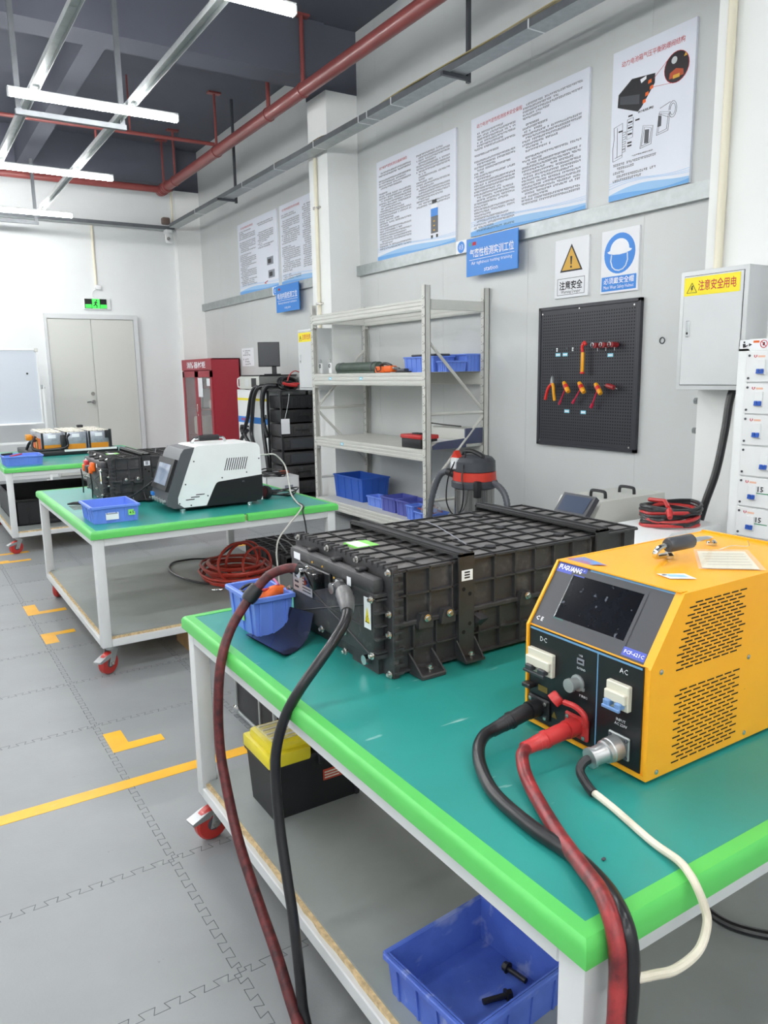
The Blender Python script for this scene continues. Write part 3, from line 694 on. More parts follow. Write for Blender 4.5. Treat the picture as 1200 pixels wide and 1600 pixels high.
# ================================================================== amber discharge tester
TX, TY0, TY1, TZ = 1.076, .828, 1.146, .758
t = thing('battery_tester', 'amber yellow battery discharge tester with black panel and screen', 'tester', (1.37, .99, .75))
prof = lambda o=0.0, s=0.0: [(TX + o, TZ), (TX + o, .973), (TX + .085 + o * .9, 1.10 - s), (1.66, 1.10 - s), (1.66, TZ)]
part('body', MB().prism(prof(.006, .001), 'y', TY0 + .006, TY1 - .006), YELLOW, t)
near = MB().prism(prof(), 'y', TY0, TY0 + .006); part('side_panel', near, YELLOW, t)
far = MB().prism(prof(), 'y', TY1 - .006, TY1); part('side_panel', far, YELLOW, t)
sl = Vector((.085, 0, .127)).normalized(); sn = Vector((-.127, 0, .085)).normalized()
def SP(y, z, d=0.0):
    """point on the slanted face at depth y, height z, d proud of it"""
    k = (z - .973) / .127; return V(TX + .006 + .085 * k, y, z) + sn * d
lip = MB()
for (ya, yb) in ((TY0 + .006, TY0 + .019),):
    a, b, c, d = SP(ya, .973, .004), SP(yb, .973, .004), SP(yb, 1.10, .004), SP(ya, 1.10, .004); e = [q - sn * .006 for q in (a, b, c, d)]
    lip.add([a, b, c, d] + e, [(0, 1, 2, 3), (4, 7, 6, 5), (0, 4, 5, 1), (1, 5, 6, 2), (2, 6, 7, 3), (3, 7, 4, 0)])
part('corner_lip', lip, YELLOW, t)
part('top_lip', MB().box(TX + .082, TX + .10, TY0 + .006, TY1 - .006, 1.099, 1.1015), YELLOW, t)
part('base_lip', MB().box(TX, TX + .02, TY0 + .006, TY1 - .006, TZ, TZ + .008), YELLOW, t)
part('back_lip', MB().box(1.652, 1.66, TY0 + .004, TY1 - .004, 1.099, 1.104), YELLOW, t)
FX = TX + .0045
fp = part('front_panel', MB().box(FX - .001, FX + .003, TY0 + .017, TY1 - .008, TZ + .008, .972), PANELBLK, t)
q = [SP(TY0 + .019, .975, .001), SP(TY1 - .007, .975, .001), SP(TY1 - .007, 1.097, .001), SP(TY0 + .019, 1.097, .001)]
slp = part('display_panel', MB().add([p + sn * .0006 for p in q] + q, [(0, 3, 2, 1), (0, 1, 5, 4), (1, 2, 6, 5), (2, 3, 7, 6), (3, 0, 4, 7)]), PANELGRY, t)
fr = MB(); o4 = [SP(.900, .992, .0025), SP(1.094, .992, .0025), SP(1.094, 1.086, .0025), SP(.900, 1.086, .0025)]
i4 = [SP(.908, .999, .0025), SP(1.086, .999, .0025), SP(1.086, 1.080, .0025), SP(.908, 1.080, .0025)]
fr.add(o4 + i4, [(i, 4 + i, 4 + (i + 1) % 4, (i + 1) % 4) for i in range(4)]); part('screen_bezel', fr, PANELGRY, slp, smooth=False)
part('screen', MB().add([p - sn * .0006 for p in i4], [(3, 2, 1, 0)]), SCREEN, slp)
part('bezel_glint', MB().tube([SP(1.087, .999, .003), SP(1.087, 1.081, .003)], .0012, n=5).tube([SP(1.087, .998, .003), SP(1.06, .998, .003)], .0016, n=5), CHROME, slp)
part('blue_line', MB().add([SP(TY0 + .019, 1.0925, .0018), SP(TY1 - .095, 1.0925, .0018), SP(TY1 - .095, 1.0965, .0018), SP(TY0 + .019, 1.0965, .0018)], [(0, 3, 2, 1)]), DIVIDER, t, smooth=False)
part('blue_line', MB().box(FX - .0016, FX - .001, TY0 + .02, TY1 - .01, .966, .970), DIVIDER, t, smooth=False)
part('blue_line', MB().box(FX - .0016, FX - .001, .950, .9525, .775, .966), DIVIDER, t, smooth=False)
bt = part('brand_tab', MB().add([SP(1.058, 1.078, .002), SP(1.137, 1.078, .002), SP(1.137, 1.097, .002), SP(1.058, 1.097, .002)], [(0, 3, 2, 1)]), LBLBLUE, t, smooth=False)
k = MB(); txt(k, 'FUGUANG', SP(1.101, 1.0875, .003), WR, sl, .0115, .062, .035); txt(k, '®', SP(1.064, 1.090, .003), WR, sl, .005); part('lettering', k, WHTINK, bt, smooth=False)
bt = part('model_tab', MB().add([SP(.850, .978, .002), SP(.902, .978, .002), SP(.902, .992, .002), SP(.850, .992, .002)], [(0, 3, 2, 1)]), LBLBLUE, t, smooth=False)
k = MB(); txt(k, 'FCF-621C', SP(.875, .985, .003), WR, sl, .007, .044, .01); part('lettering', k, WHTINK, bt, smooth=False)
k = MB(); txt(k, 'C E', SP(1.121, .988, .002), WR, sl, .009, .020, .02); part('mark', k, WHTINK, slp, smooth=False)
k = MB(); LX = FX - .0018
for s, y, z, h in (('DC', 1.097, .951, .010), ('AC', .889, .951, .010), ('USB', .994, .948, .004), ('EXTEND', .992, .921, .004), ('INPUT', .891, .853, .0055), ('AC 220V', .891, .8445, .0055), ('扩展接口', .985, .866, .005)): txt(k, s, (LX, y, z), WR, UP, h)
part('panel_lettering', k, WHTINK, t, smooth=False)
OLDGOLD = mat('dull gold print', '#6A5A22', .5)
part('warning_plate', MB().box(LX, LX + .0006, 1.083, 1.110, .836, .849), OLDGOLD, t, smooth=False)
k = MB()
for y, z in ((1.062, .797),):
    k.prism([(y - .008, z - .006), (y + .008, z - .006), (y, z + .008)], 'x', LX, LX + .0006)
part('warning_triangle', k, OLDGOLD, t, smooth=False)
k = MB().box(LX - .001, LX + .0004, .985, 1.003, .930, .942); part('usb_port', k, GREYINK, t); part('usb_slot', MB().box(LX - .0016, LX - .0008, .988, 1.0, .934, .938), HOLE, t, smooth=False)
def breaker(y0, y1, tog, lab):
    z0, z1 = .878, .928
    b = part('breaker', MB().box(FX - .012, FX, y0, y1, z0, z1, .002).box(FX - .02, FX - .01, y0 + .002, y1 - .002, .893, .913, .002), CREAM, t)
    n = 2; w = (y1 - y0) / n
    for i in range(n):
        ya = y0 + i * w + w * .22; yb = y0 + (i + 1) * w - w * .22
        part('toggle', MB().box(FX - .027, FX - .012, ya, yb, .884, .896, .002), tog, b)
    part('toggle_bar', MB().box(FX - .030, FX - .024, y0 + .006, y1 - .006, .880, .886, .001), tog, b)
breaker(1.062, 1.134, mat('black toggle', '#33363A', .35), 0)
breaker(.868, .921, mat('blue toggle', '#6F93C4', .4), 0)
b = MB().lathe([(.017, 0), (.017, .004), (.012, .005), (.012, .02), (.014, .021), (.014, .028), (.0, .029)], (FX, 1.0, .890), (-1, 0, 0), 16).box(FX - .005, FX, .982, .992, .878, .884)
part('extension_socket', b, STEEL, t)
# DC sockets
def dcsock(y, m, rm, nm):
    s = MB().box(FX - .008, FX, y - .031, y + .031, .776, .823, .003); s.lathe([(.019, 0), (.019, .028)], (FX - .006, y, .80), (-1, 0, 0), 16)
    o = part(nm, s, m, t)
    for dy in (-.022, .022):
        for z in (.784, .815): part('screw', MB().lathe([(.0045, 0), (.0045, .002), (0, .003)], (FX - .008, y + dy, z), (-1, 0, 0), 10), BOLT, o)
dcsock(1.104, BLACKPL, 0, 'negative_socket'); dcsock(.997, REDPL, 0, 'positive_socket')
part('flap_cap', MB().tube(spline([(FX - .01, .968, .812), (FX - .018, .966, .838), (FX - .022, .985, .850), (FX - .026, 1.012, .851)]), .006, n=8).lathe([(0, 0), (.013, 0), (.015, .004), (.015, .018), (0, .018)], (FX - .022, 1.028, .858), (-.5, .3, -.5), 14), REDPL, t)
part('flap_cap', MB().box(FX - .02, FX, 1.118, 1.142, .838, .848, .002), BLACKPL, t)
b = MB().box(FX - .006, FX, .867, .917, .780, .826, .002)
ib = part('input_socket', b, STEEL, t)
for y in (.873, .911):
    for z in (.786, .820): part('screw', MB().lathe([(.004, 0), (.004, .002), (0, .003)], (FX - .006, y, z), (-1, 0, 0), 8), DARKGREY, ib)
# vents, screws, handle, stickers
vents = MB()
for (za, zb) in ((.957, 1.078), (.775, .915)):
    n = 18
    for i in range(n):
        z = za + (zb - za) * i / (n - 1)
        xa = 1.147 if za < .9 else 1.147 + max(0, (z - .985)) * .35
        x = xa + (.014 if i % 2 else 0)
        while x < 1.335:
            vents.box(x, x + .021, TY0 - .0006, TY0 + .001, z - .0013, z + .0013); x += .0272
part('vent_slots', vents, HOLE, t, smooth=False, kind='stuff')
sc = mesh_of(MB().lathe([(.005, 0), (.005, .0015), (0, .003)], (0, 0, 0), (0, -1, 0), 10), BOLT)
for x, z in ((1.105, .964), (1.372, .934), (1.375, .772), (1.105, .770), (1.62, .934), (1.62, 1.08)): inst('screw', sc, t, (x, TY0, z))
inst('screw', sc, t, (1.235, .93, 1.10), (R(-90), 0, 0))
hd = part('handle', MB().tube(spline([(1.36, 1.018, 1.10), (1.355, 1.016, 1.106), (1.33, 1.010, 1.110), (1.303, 1.003, 1.114), (1.296, 1.0, 1.122), (1.306, 1.0, 1.131), (1.335, 1.0, 1.134), (1.41, .999, 1.134), (1.45, 1.002, 1.132), (1.50, 1.016, 1.124), (1.53, 1.032, 1.115), (1.543, 1.039, 1.10)], 5), .006, n=10).lathe([(.012, 0), (.012, .006), (.007, .012)], (1.362, 1.018, 1.1), (0, 0, 1), 12).lathe([(.012, 0), (.012, .006), (.007, .012)], (1.543, 1.039, 1.1), (0, 0, 1), 12), CHROME, t)
part('grip', MB().lathe([(0, 0), (.013, 0), (.0155, .004), (.0155, .076), (.013, .08), (0, .08)], (1.333, 1.0, 1.134), (1, -.01, 0), 16), DARKGREY, hd)
def topquad(nm, pts, m, z=1.1008): return part(nm, MB().add([(x, y, z) for x, y in pts], [tuple(range(len(pts)))]), m, t, smooth=False)
topquad('sticker', [(1.231, .945), (1.222, .906), (1.262, .876), (1.276, .914)], PAPER); topquad('sticker_print', [(1.238, .935), (1.234, .915), (1.258, .89), (1.266, .908)], SKYINK, 1.1012)
topquad('top_label', [(1.180, 1.137), (1.172, 1.08), (1.205, 1.045), (1.222, 1.125)], mat('blue film label', '#5AA0DC', .35, col2='#C05A6A', vscale=30))
tg = thing('hang_tag', 'laminated paper tag lying on the amber tester top', 'tag', (1.43, .93, 1.101))
part('sleeve', MB().add([(1.465, 1.03, 1.1022), (1.325, .917, 1.1022), (1.42, .832, 1.103), (1.552, .955, 1.103)], [(0, 1, 2, 3)]), CLEAR, tg, smooth=False)
part('paper', MB().add([(1.458, 1.016, 1.1015), (1.34, .92, 1.1015), (1.42, .846, 1.1018), (1.535, .952, 1.1018)], [(0, 1, 2, 3)]), mat('yellowed paper', '#EDE7CF', .6), tg, smooth=False)
k = MB()
for i in range(5):
    a = V(1.445 - i * .018, .995 - i * .016, 1.1022); k.add([a, a + V(-.004, -.004, 0), a + V(.062, -.06, .0002), a + V(.066, -.056, .0002)], [(0, 1, 2, 3)])
part('faint_print', k, mat('faded print', '#C9C2AE', .6), tg, smooth=False)
part('string', MB().tube(spline([(1.50, .99, 1.104), (1.54, .985, 1.108), (1.575, .97, 1.105), (1.565, .965, 1.12)]), .0012, n=5), WHTCAB, tg)
for x in (1.11, 1.62):
    for y in (.86, 1.11): part('foot', MB().cyl((x, y, .75), (x, y, TZ), .014, n=12), BLACKPL, t)
# tester leads
def plug(p, q, m, r=.0165):
    p, q = V(p), V(q); d = q - p; L = d.length; u = d / L
    pr = [(0, 0), (r, 0), (r * 1.05, .02 * L / .12), (r * .98, .45 * L), (r * 1.1, .46 * L), (r * 1.1, .52 * L), (r * .97, .53 * L), (r * .93, .6 * L), (r * .97, .61 * L), (r * .9, .68 * L), (r * .94, .69 * L), (r * .85, .76 * L), (r * .8, L), (0, L)]
    return MB().lathe(pr, p, u, 16)
t1 = thing('tester_lead', 'black power lead plugged into the amber tester and draped over the bench corner', 'cable', (.8, .8, .75))
part('connector', plug((FX - .035, 1.104, .80), (.945, 1.10, .785), BLACKPL), BLACKPL, t1)
part('jacket', MB().tube(spline([(.95, 1.10, .787), (.92, 1.095, .783), (.885, 1.07, .777), (.851, 1.021, .768), (.817, .94, .764), (.804, .836, .763), (.804, .745, .764), (.787, .672, .768), (.765, .625, .770), (.752, .597, .757), (.750, .587, .725), (.744, .58, .68), (.735, .575, .60), (.73, .56, .40), (.735, .56, .15), (.80, .6, .02), (1.0, .55, .016), (1.2, .3, .016)], 7), .0125, n=12), BLKCAB, t1)
t1 = thing('tester_lead', 'red power lead plugged into the amber tester and draped over the bench corner', 'cable', (.8, .8, .75))
part('connector', plug((FX - .035, .997, .80), (.938, 1.0, .79), REDPL), REDPL, t1)
part('jacket', MB().tube(spline([(.945, 1.0, .791), (.92, .985, .788), (.895, .95, .778), (.875, .905, .766), (.826, .801, .766), (.785, .705, .772), (.762, .655, .778), (.742, .618, .772), (.732, .596, .745), (.728, .588, .70), (.718, .58, .66), (.708, .572, .60), (.70, .56, .40), (.69, .56, .15), (.72, .58, .02), (.9, .45, .016), (1.1, .2, .016)], 7), .0125, n=12), REDCAB, t1)
t1 = thing('mains_lead', 'off white mains lead with metal plug hanging over the near bench edge', 'cable', (.93, .75, .75))
part('metal_plug', MB().lathe([(0, 0), (.0235, 0), (.0235, .020), (.022, .022), (.022, .03), (.0185, .032), (.017, .058), (.0195, .059), (.0195, .066), (.012, .068), (0, .068)], (FX - .008, .892, .802), (-1, .12, -.12), 20), BRUSHED, t1)
part('heatshrink', MB().tube(spline([(1.012, .899, .795), (.995, .903, .788), (.982, .898, .776), (.972, .87, .765), (.966, .85, .762)], 5), .0085, n=10), BLACKPL, t1)
part('jacket', MB().tube(spline([(.968, .855, .763), (.963, .80, .758), (.94, .705, .758), (.929, .648, .762), (.912, .615, .764), (.905, .597, .755), (.905, .585, .735), (.899, .575, .715), (.872, .568, .69), (.817, .565, .688), (.769, .568, .70), (.745, .582, .69), (.72, .59, .65)], 7), .0065, n=10), WHTCAB, t1)
cable('floor_cable', [(1.97, 1.0, .016), (1.93, 1.153, .016), (1.78, 1.2, .016), (1.641, 1.154, .016), (1.546, 1.063, .016), (1.509, .962, .016), (1.521, .885, .016), (1.60, .80, .016), (1.75, .72, .016), (2.1, .66, .016)], .011, BLKCAB, 'black cable looped on the lower shelf below the amber tester').location.z += .201

# ================================================================== plastic bins
def bin_(name, x0, x1, y0, y1, z0, h, m, label, ribs=4, taper=.012, rot=0, th=.004, grp=None):
    cx, cy = (x0 + x1) / 2, (y0 + y1) / 2; a, b = (x1 - x0) / 2, (y1 - y0) / 2
    t = thing(name, label, 'bin', (cx, cy, z0), grp)
    t.rotation_euler.z = R(rot)
    A, B_ = a - taper, b - taper
    def ring(u, w, z): return [(cx - u, cy - w, z), (cx + u, cy - w, z), (cx + u, cy + w, z), (cx - u, cy + w, z)]
    k = MB(); k.add(ring(A, B_, z0) + ring(a - .004, b - .004, z0 + h) + ring(a - .004 - th, b - .004 - th, z0 + h) + ring(A - th, B_ - th, z0 + th),
          [(3, 2, 1, 0)] + [(i, (i + 1) % 4, 4 + (i + 1) % 4, 4 + i) for i in range(4)] + [(4 + i, 4 + (i + 1) % 4, 8 + (i + 1) % 4, 8 + i) for i in range(4)] + [(8 + i, 8 + (i + 1) % 4, 12 + (i + 1) % 4, 12 + i) for i in range(4)] + [(12, 13, 14, 15)])
    part('shell', k, m, t, smooth=False)
    r = MB(); e = .006; rz = z0 + h - .012
    for s in (-1, 1):
        r.box(cx - a - e + .004, cx + a + e - .004, cy + s * b - .007, cy + s * b + .003, rz, z0 + h + .002, .002) if True else 0
        r.box(cx + s * a - .007, cx + s * a + .003, cy - b + .003, cy + b - .003, rz, z0 + h + .002, .002)
    part('rim', r, m, t)
    g = MB()
    def vr(px, py, nx, ny):
        # rib leaning with the tapered wall
        for (u0, u1) in (((-.003), .003),):
            bx, by = px - nx * (taper - .004), py - ny * (taper - .004)
            tx, ty = -ny, nx
            lo = [(bx + tx * u0, by + ty * u0), (bx + tx * u1, by + ty * u1), (bx + tx * u1 + nx * .004, by + ty * u1 + ny * .004), (bx + tx * u0 + nx * .004, by + ty * u0 + ny * .004)]
            hi = [(q[0] + nx * (taper - .004), q[1] + ny * (taper - .004)) for q in lo]
            g.add([(q[0], q[1], z0 + .002) for q in lo] + [(q[0], q[1], rz) for q in hi], [(3, 2, 1, 0), (4, 5, 6, 7)] + [(i, (i + 1) % 4, 4 + (i + 1) % 4, 4 + i) for i in range(4)])
    for i in range(ribs):
        f = -1 + 2 * (i + .5) / ribs
        for s in (-1, 1): vr(cx + f * a * .96, cy + s * (b - .004), 0, s); vr(cx + s * (a - .004), cy + f * b * .96, s, 0)
    part('ribs', g, m, t, smooth=False, kind='stuff')
    return t
b1 = bin_('storage_bin', .795, .925, 1.965, 2.17, .75, .12, BLUEPL, 'blue plastic bin of wires and orange gloves left of the near battery pack', 3)
b2 = bin_('storage_bin', .79, 1.035, 4.07, 4.36, .75, .09, BLUEPL, 'shallow blue plastic bin with paper label on the middle workbench', 5)
b3 = bin_('storage_bin', .752, 1.037, .955, 1.215, .2005, .10, BLUEDUST, 'scuffed blue bin with two bolts on the nearest bench lower shelf', 4, rot=5)
b4 = bin_('storage_bin', .74, 1.058, 7.33, 7.60, .75, .085, BLUEPL, 'blue plastic bin at the left edge of the farthest workbench', 4)
part('label', MB().box(.86, .925, 4.073, 4.0755, .768, .805), PAPER, b2, smooth=False).rotation_euler = (0, 0, 0)
k = MB().box(.862, .92, 4.072, 4.073, .797, .803); part('label_print', k, GREYINK, b2, smooth=False)
part('label', MB().box(.975, 1.010, 4.073, 4.0755, .782, .812), GREENLBL, b2, smooth=False)
k = MB(); txt(k, '6.5', (.9925, 4.0722, .797), XR, UP, .014, .024, .02); part('label_print', k, INK, b2, smooth=False)
part('label', MB().box(.7995, .801, 2.05, 2.065, .785, .83), GREENLBL, b1, smooth=False)
# contents of the near bin
t = thing('orange_gloves', 'orange rubber glove tool lying in the near blue bin', 'glove', (.90, 2.03, .83))
part('body', MB().tube(spline([(.845, 2.04, .842), (.87, 2.03, .855), (.895, 2.035, .862), (.925, 2.04, .862)], 5), [.006, .012, .016, .018, .019, .02, .02, .02, .02, .02, .02, .019, .019, .018, .017, .014], n=12), ORANGE, t)
single('cable_ring', MB().tube([(.835 + .022 * math.cos(a * .3927), 2.10 + .022 * math.sin(a * .3927), .868 + .008 * math.cos(a * .3927)) for a in range(16)], .005, n=6, closed=True), BLKCAB, 'black looped lead on the rim of the near blue bin', 'cable')
single('test_lead', MB().tube(spline([(.80, 2.055, .862), (.83, 2.04, .872), (.87, 2.03, .874), (.89, 2.06, .868), (.91, 2.09, .86)]), .005, n=8), REDPL, 'red test lead crossing the near blue bin', 'cable')
single('test_lead', MB().tube(spline([(.86, 2.08, .86), (.88, 2.10, .885), (.91, 2.08, .889), (.905, 2.03, .884)]), .0035, n=6), mat('pink wire', '#C86A9A', .4), 'thin pink wire arching over the near blue bin', 'cable')
single('bin_tools', MB().box(.825, .90, 2.0, 2.13, .756, .80, .01).box(.83, .85, 1.99, 2.03, .80, .85, .004), BLACKPL, 'black tools heaped inside the near blue bin', 'tools')
# bolts in the shelf bin
def hexbolt(x, y, z, ang, label, L=.05):
    M = Matrix.Translation((x, y, z)) @ Matrix.Rotation(R(ang), 4, 'Z')
    t = thing('hex_bolt', label, 'bolt', (x, y, z))
    part('shank', MB().cyl((0, 0, .007), (L, 0, .007), .006, n=10).xf(M), BLACKPL, t); part('head', MB().cyl((-.010, 0, .008), (0, 0, .008), .010, n=6).cyl((0, 0, .008), (.003, 0, .008), .0125, n=14).xf(M), BLACKPL, t)
hexbolt(.945, 1.045, .2055, 165, 'black flanged bolt lying across the shelf bin floor', .055)
hexbolt(.995, 1.10, .2055, -80, 'black flanged bolt leaning by the shelf bin wall', .05)
single('screw_bits', MB().box(.83, .87, 4.17, 4.19, .755, .775).box(.90, .95, 4.2, 4.23, .755, .78).box(.94, .96, 4.15, 4.25, .755, .77), BLACKPL, 'dark small parts in the shallow blue bin', 'parts')
# rubber sheet
pts = []
sec = [(.795, .752), (.825, .753), (.855, .757), (.878, .766), (.892, .782), (.899, .803), (.902, .825)]
sec = [(.790, .762), (.815, .7535), (.845, .752), (.872, .757), (.893, .771), (.904, .792), (.909, .818), (.912, .838)]
m = MB(); N = 8
for th in (0, .002):
    for j in range(N + 1):
        f = j / N
        for (x, z) in sec: m.v.append((x + th * .5 - .02 * (f - .5), 1.782 + .215 * f + (x - .79) * .62 + .03 * (f - .5) * max(0, z - .76) / .07, z + th - .02 * f * max(0, z - .76) / .07))
ns = len(sec)
for j in range(N):
    for i in range(ns - 1):
        a = j * ns + i; m.f.append((a, a + ns, a + ns + 1, a + 1)); o2 = (N + 1) * ns; m.f.append((o2 + a, o2 + a + 1, o2 + a + ns + 1, o2 + a + ns))
single('rubber_sheet', m, RUBBER, 'curled glossy black rubber sheet before the near battery pack', 'sheet', smooth=60)
single('table_speck', MB().box(.845, .853, .72, .726, .75, .755, .002), DARKGREY, 'tiny dark scrap on the teal mat near the bench corner', 'scrap')

# ================================================================== yellow and black toolbox on the lower shelf
zb = .2005
t = thing('tool_box', 'black toolbox with bright yellow lid on the nearest bench lower shelf', 'toolbox', (.97, 2.02, zb))
bx0, bx1, by0, by1 = .80, 1.11, 1.905, 2.088
k = MB().add([(bx0 + .01, by0 + .01, zb), (bx1 - .01, by0 + .01, zb), (bx1 - .01, by1 - .01, zb), (bx0 + .01, by1 - .01, zb), (bx0, by0, .385), (bx1, by0, .385), (bx1, by1, .385), (bx0, by1, .385)], [(3, 2, 1, 0), (4, 5, 6, 7)] + [(i, (i + 1) % 4, 4 + (i + 1) % 4, 4 + i) for i in range(4)])
k.box(bx0 - .006, bx1 + .006, by0 - .006, by1 + .006, .365, .388, .004)
for x in (bx0 + .02, bx1 - .03): k.box(x, x + .012, by0 - .002, by0 + .01, zb + .005, .37)
part('case', k, BLACKPL, t)
ld = MB().box(bx0 - .008, bx0 + .13, by0 - .008, by1 + .008, .372, .415, .008).box(bx0 + .005, bx1 - .005, by0 + .012, by1 - .012, .40, .438, .012)
ld.box(bx1 - .10, bx1 + .008, by0 - .008, by1 + .008, .388, .415, .008)
part('lid', ld, TOOLYEL, t)
part('lid_window', MB().box(bx0 + .02, bx0 + .115, by0 + .03, by1 - .03, .437, .443, .004), CLEAR, t)
k = MB()
for i in range(4): k.box(bx0 + .025, bx0 + .11, by0 + .045 + i * .03, by0 + .052 + i * .03, .442, .446, .001)
part('window_ribs', k, CREAM, t)
part('handle', MB().tube(spline([(bx0 + .14, by0 + .03, .42), (bx0 + .145, by0 + .06, .448), (bx0 + .15, by1 - .06, .448), (bx0 + .15, by1 - .03, .42)]), .01, n=8), BLACKPL, t)
part('latch', MB().box(bx0 + .15, bx0 + .20, by0 - .014, by0 - .004, .35, .40, .003), BLACKPL, t)
lb = part('label', MB().box(bx1 - .14, bx1 - .03, by0 + .0005, by0 + .0015, .285, .32), mat('red paper label', '#B8452F', .5), t, smooth=False)
k = MB()
for i in range(3): k.box(bx1 - .135, bx1 - .085, by0 - .0003, by0 + .0005, .291 + i * .009, .295 + i * .009); k.box(bx1 - .075, bx1 - .04, by0 - .0003, by0 + .0005, .291 + i * .009, .295 + i * .009)
part('label_print', k, CREAM, lb, smooth=False)
# flight case and crate on the floor
t = thing('flight_case', 'black flight case with aluminium edges on the floor behind the nearest bench', 'case', (1.35, 2.92, 0))
part('shell', MB().box(1.145, 1.58, 2.66, 3.07, .02, .30, .004), BLACKPL, t)
for x in (1.145, 1.58):
    for y in (2.66, 3.07): part('corner_edge', MB().box(x - .008, x + .008, y - .008, y + .008, .01, .305, .003), STEEL, t)
for z in (.02, .30):
    for x in (1.145, 1.58): part('edge_strip', MB().box(x - .008, x + .008, 2.66, 3.07, z - .008, z + .008, .003), STEEL, t)
    for y in (2.66, 3.07): part('edge_strip', MB().box(1.145, 1.58, y - .008, y + .008, z - .008, z + .008, .003), STEEL, t)
part('middle_band', MB().box(1.139, 1.15, 2.66, 3.07, .20, .215), STEEL, t); part('upright_band', MB().box(1.139, 1.15, 2.80, 2.815, .02, .30), STEEL, t)
for x, y in ((1.145, 3.07), (1.145, 2.66)): part('ball_corner', MB().lathe([(0, -.02), (.018, -.014), (.022, 0), (.018, .014), (0, .02)], (x, y, .03), (0, 0, 1), 12), CHROME, t)
part('feet', MB().box(1.17, 1.21, 2.68, 2.72, 0, .02).box(1.17, 1.21, 3.01, 3.05, 0, .02).box(1.52, 1.56, 2.68, 2.72, 0, .02).box(1.52, 1.56, 3.01, 3.05, 0, .02), BLACKPL, t)
t = thing('timber_crate', 'small pale timber crate on the floor under the middle workbench', 'crate', (1.36, 4.1, 0))
part('post', MB().box(1.222, 1.262, 3.99, 4.20, .0, .115), WOOD, t); part('board', MB().box(1.262, 1.6, 4.0, 4.02, .01, .11), mat('taped white board', '#DDD8D2', .5, col2='#55565C', vscale=18), t); part('post', MB().box(1.56, 1.60, 4.02, 4.20, 0, .115), WOOD, t)

b = MB(); rnd = random.Random(21)
bmw = bmesh.new(); bmesh.ops.create_icosphere(bmw, subdivisions=2, radius=.05)
for v in bmw.verts: v.co = v.co * rnd.uniform(.6, 1.15); v.co.z = max(v.co.z, -.03)
bmw.verts.index_update(); b.add([(v.co.x + 1.66, v.co.y + 4.06, v.co.z + .2305) for v in bmw.verts], [[v.index for v in f.verts] for f in bmw.faces]); bmw.free()
single('crumpled_wrap', b, mat('crumpled white wrap', '#DADDE2', .35), 'crumpled white plastic wrap on the middle bench lower shelf', 'wrap', smooth=False)
# ================================================================== white leak tester on the middle bench
t = thing('leak_tester', 'white tester with slanted black screen front on the middle workbench', 'tester', (1.46, 4.33, .75))
ya, yb = 4.15, 4.45
def arc(cx, cz, r, a0, a1, n=6): return [(cx + r * math.cos(R(a0 + (a1 - a0) * i / n)), cz + r * math.sin(R(a0 + (a1 - a0) * i / n))) for i in range(n + 1)]
wp = [(1.30, .775), (1.264, .80), (1.261, .83), (1.358, 1.06), (1.372, 1.085)] + arc(1.40, 1.085, .03, 150, 90, 3) + arc(1.73, 1.075, .04, 90, 0, 4) + [(1.775, .90), (1.775, .775)]
b = MB().prism(wp, 'y', ya, yb); part('shell', b, WHTPAINT, t, smooth=50)
blk = MB().prism([(1.24, .775), (1.207, .795), (1.207, .84), (1.297, 1.075), (1.318, 1.102), (1.378, 1.108), (1.268, .835), (1.266, .80), (1.30, .775)], 'y', ya - .002, yb + .002)
fr = part('front_hood', blk, mat('mid grey hood', '#54575C', .4), t)
s2 = Vector((.09, 0, .235)).normalized(); n2 = Vector((-.235, 0, .09)).normalized()
def QP(y, k, d): return V(1.207 + .09 * k, y, .84 + .235 * k) + n2 * d
def slab(mb, y0, y1, k0, k1, d0, d1):
    p = [QP(y0, k0, d1), QP(y1, k0, d1), QP(y1, k1, d1), QP(y0, k1, d1), QP(y0, k0, d0), QP(y1, k0, d0), QP(y1, k1, d0), QP(y0, k1, d0)]
    return mb.add(p, [(0, 3, 2, 1), (4, 5, 6, 7), (0, 1, 5, 4), (1, 2, 6, 5), (2, 3, 7, 6), (3, 0, 4, 7)])
part('screen_hood', slab(MB(), ya + .01, yb - .01, .12, .86, -.01, .018), BLACKPL, fr)
part('screen', slab(MB(), ya + .045, yb - .045, .24, .72, .018, .0195), mat('grey blue screen', '#7C889C', .08, col2='#A9B4C2', vscale=5), fr)
for i in range(5): part('knob', MB().cyl((1.21, ya + .04 + i * .05, .815), (1.19, ya + .04 + i * .05, .812), .010, n=10), STEEL, fr)
part('blue_sticker', MB().box(1.196, 1.2075, yb - .06, yb - .015, .825, .845), BLUEINK, fr, smooth=False)
sp_ = [(1.43, .775), (1.475, .865)] + arc(1.515, .875, .03, 150, 90, 3) + [(1.775, .925), (1.775, .80), (1.76, .775)]
part('dark_skirt', MB().prism(sp_, 'y', ya - .004, ya), PANELBLK, t)
k = MB()
for i in range(10): x = 1.545 + i * .0135; k.prism([(x, .965), (x + .005, .965), (x + .025, 1.035), (x + .020, 1.035)], 'y', ya - .0008, ya)
part('vent_slots', k, HOLE, t, smooth=False, kind='stuff')
for i in range(3): x = 1.31 + i * .03; part('slot', MB().prism([(x, .815 + i * .012), (x + .05, .815 + i * .012), (x + .053, .82 + i * .012), (x + .003, .82 + i * .012)], 'y', ya - .0008, ya), HOLE, t, smooth=False)
k = MB(); txt(k, '4G', (1.655, ya - .0046, .895), XR, UP, .01, .014); part('print', k, GREYINK, t, smooth=False)
for x, y in ((1.30, ya + .03), (1.70, ya + .03), (1.30, yb - .03), (1.70, yb - .03)): part('foot', MB().cyl((x, y, .75), (x, y, .775), .018, n=14), CHROME, t)
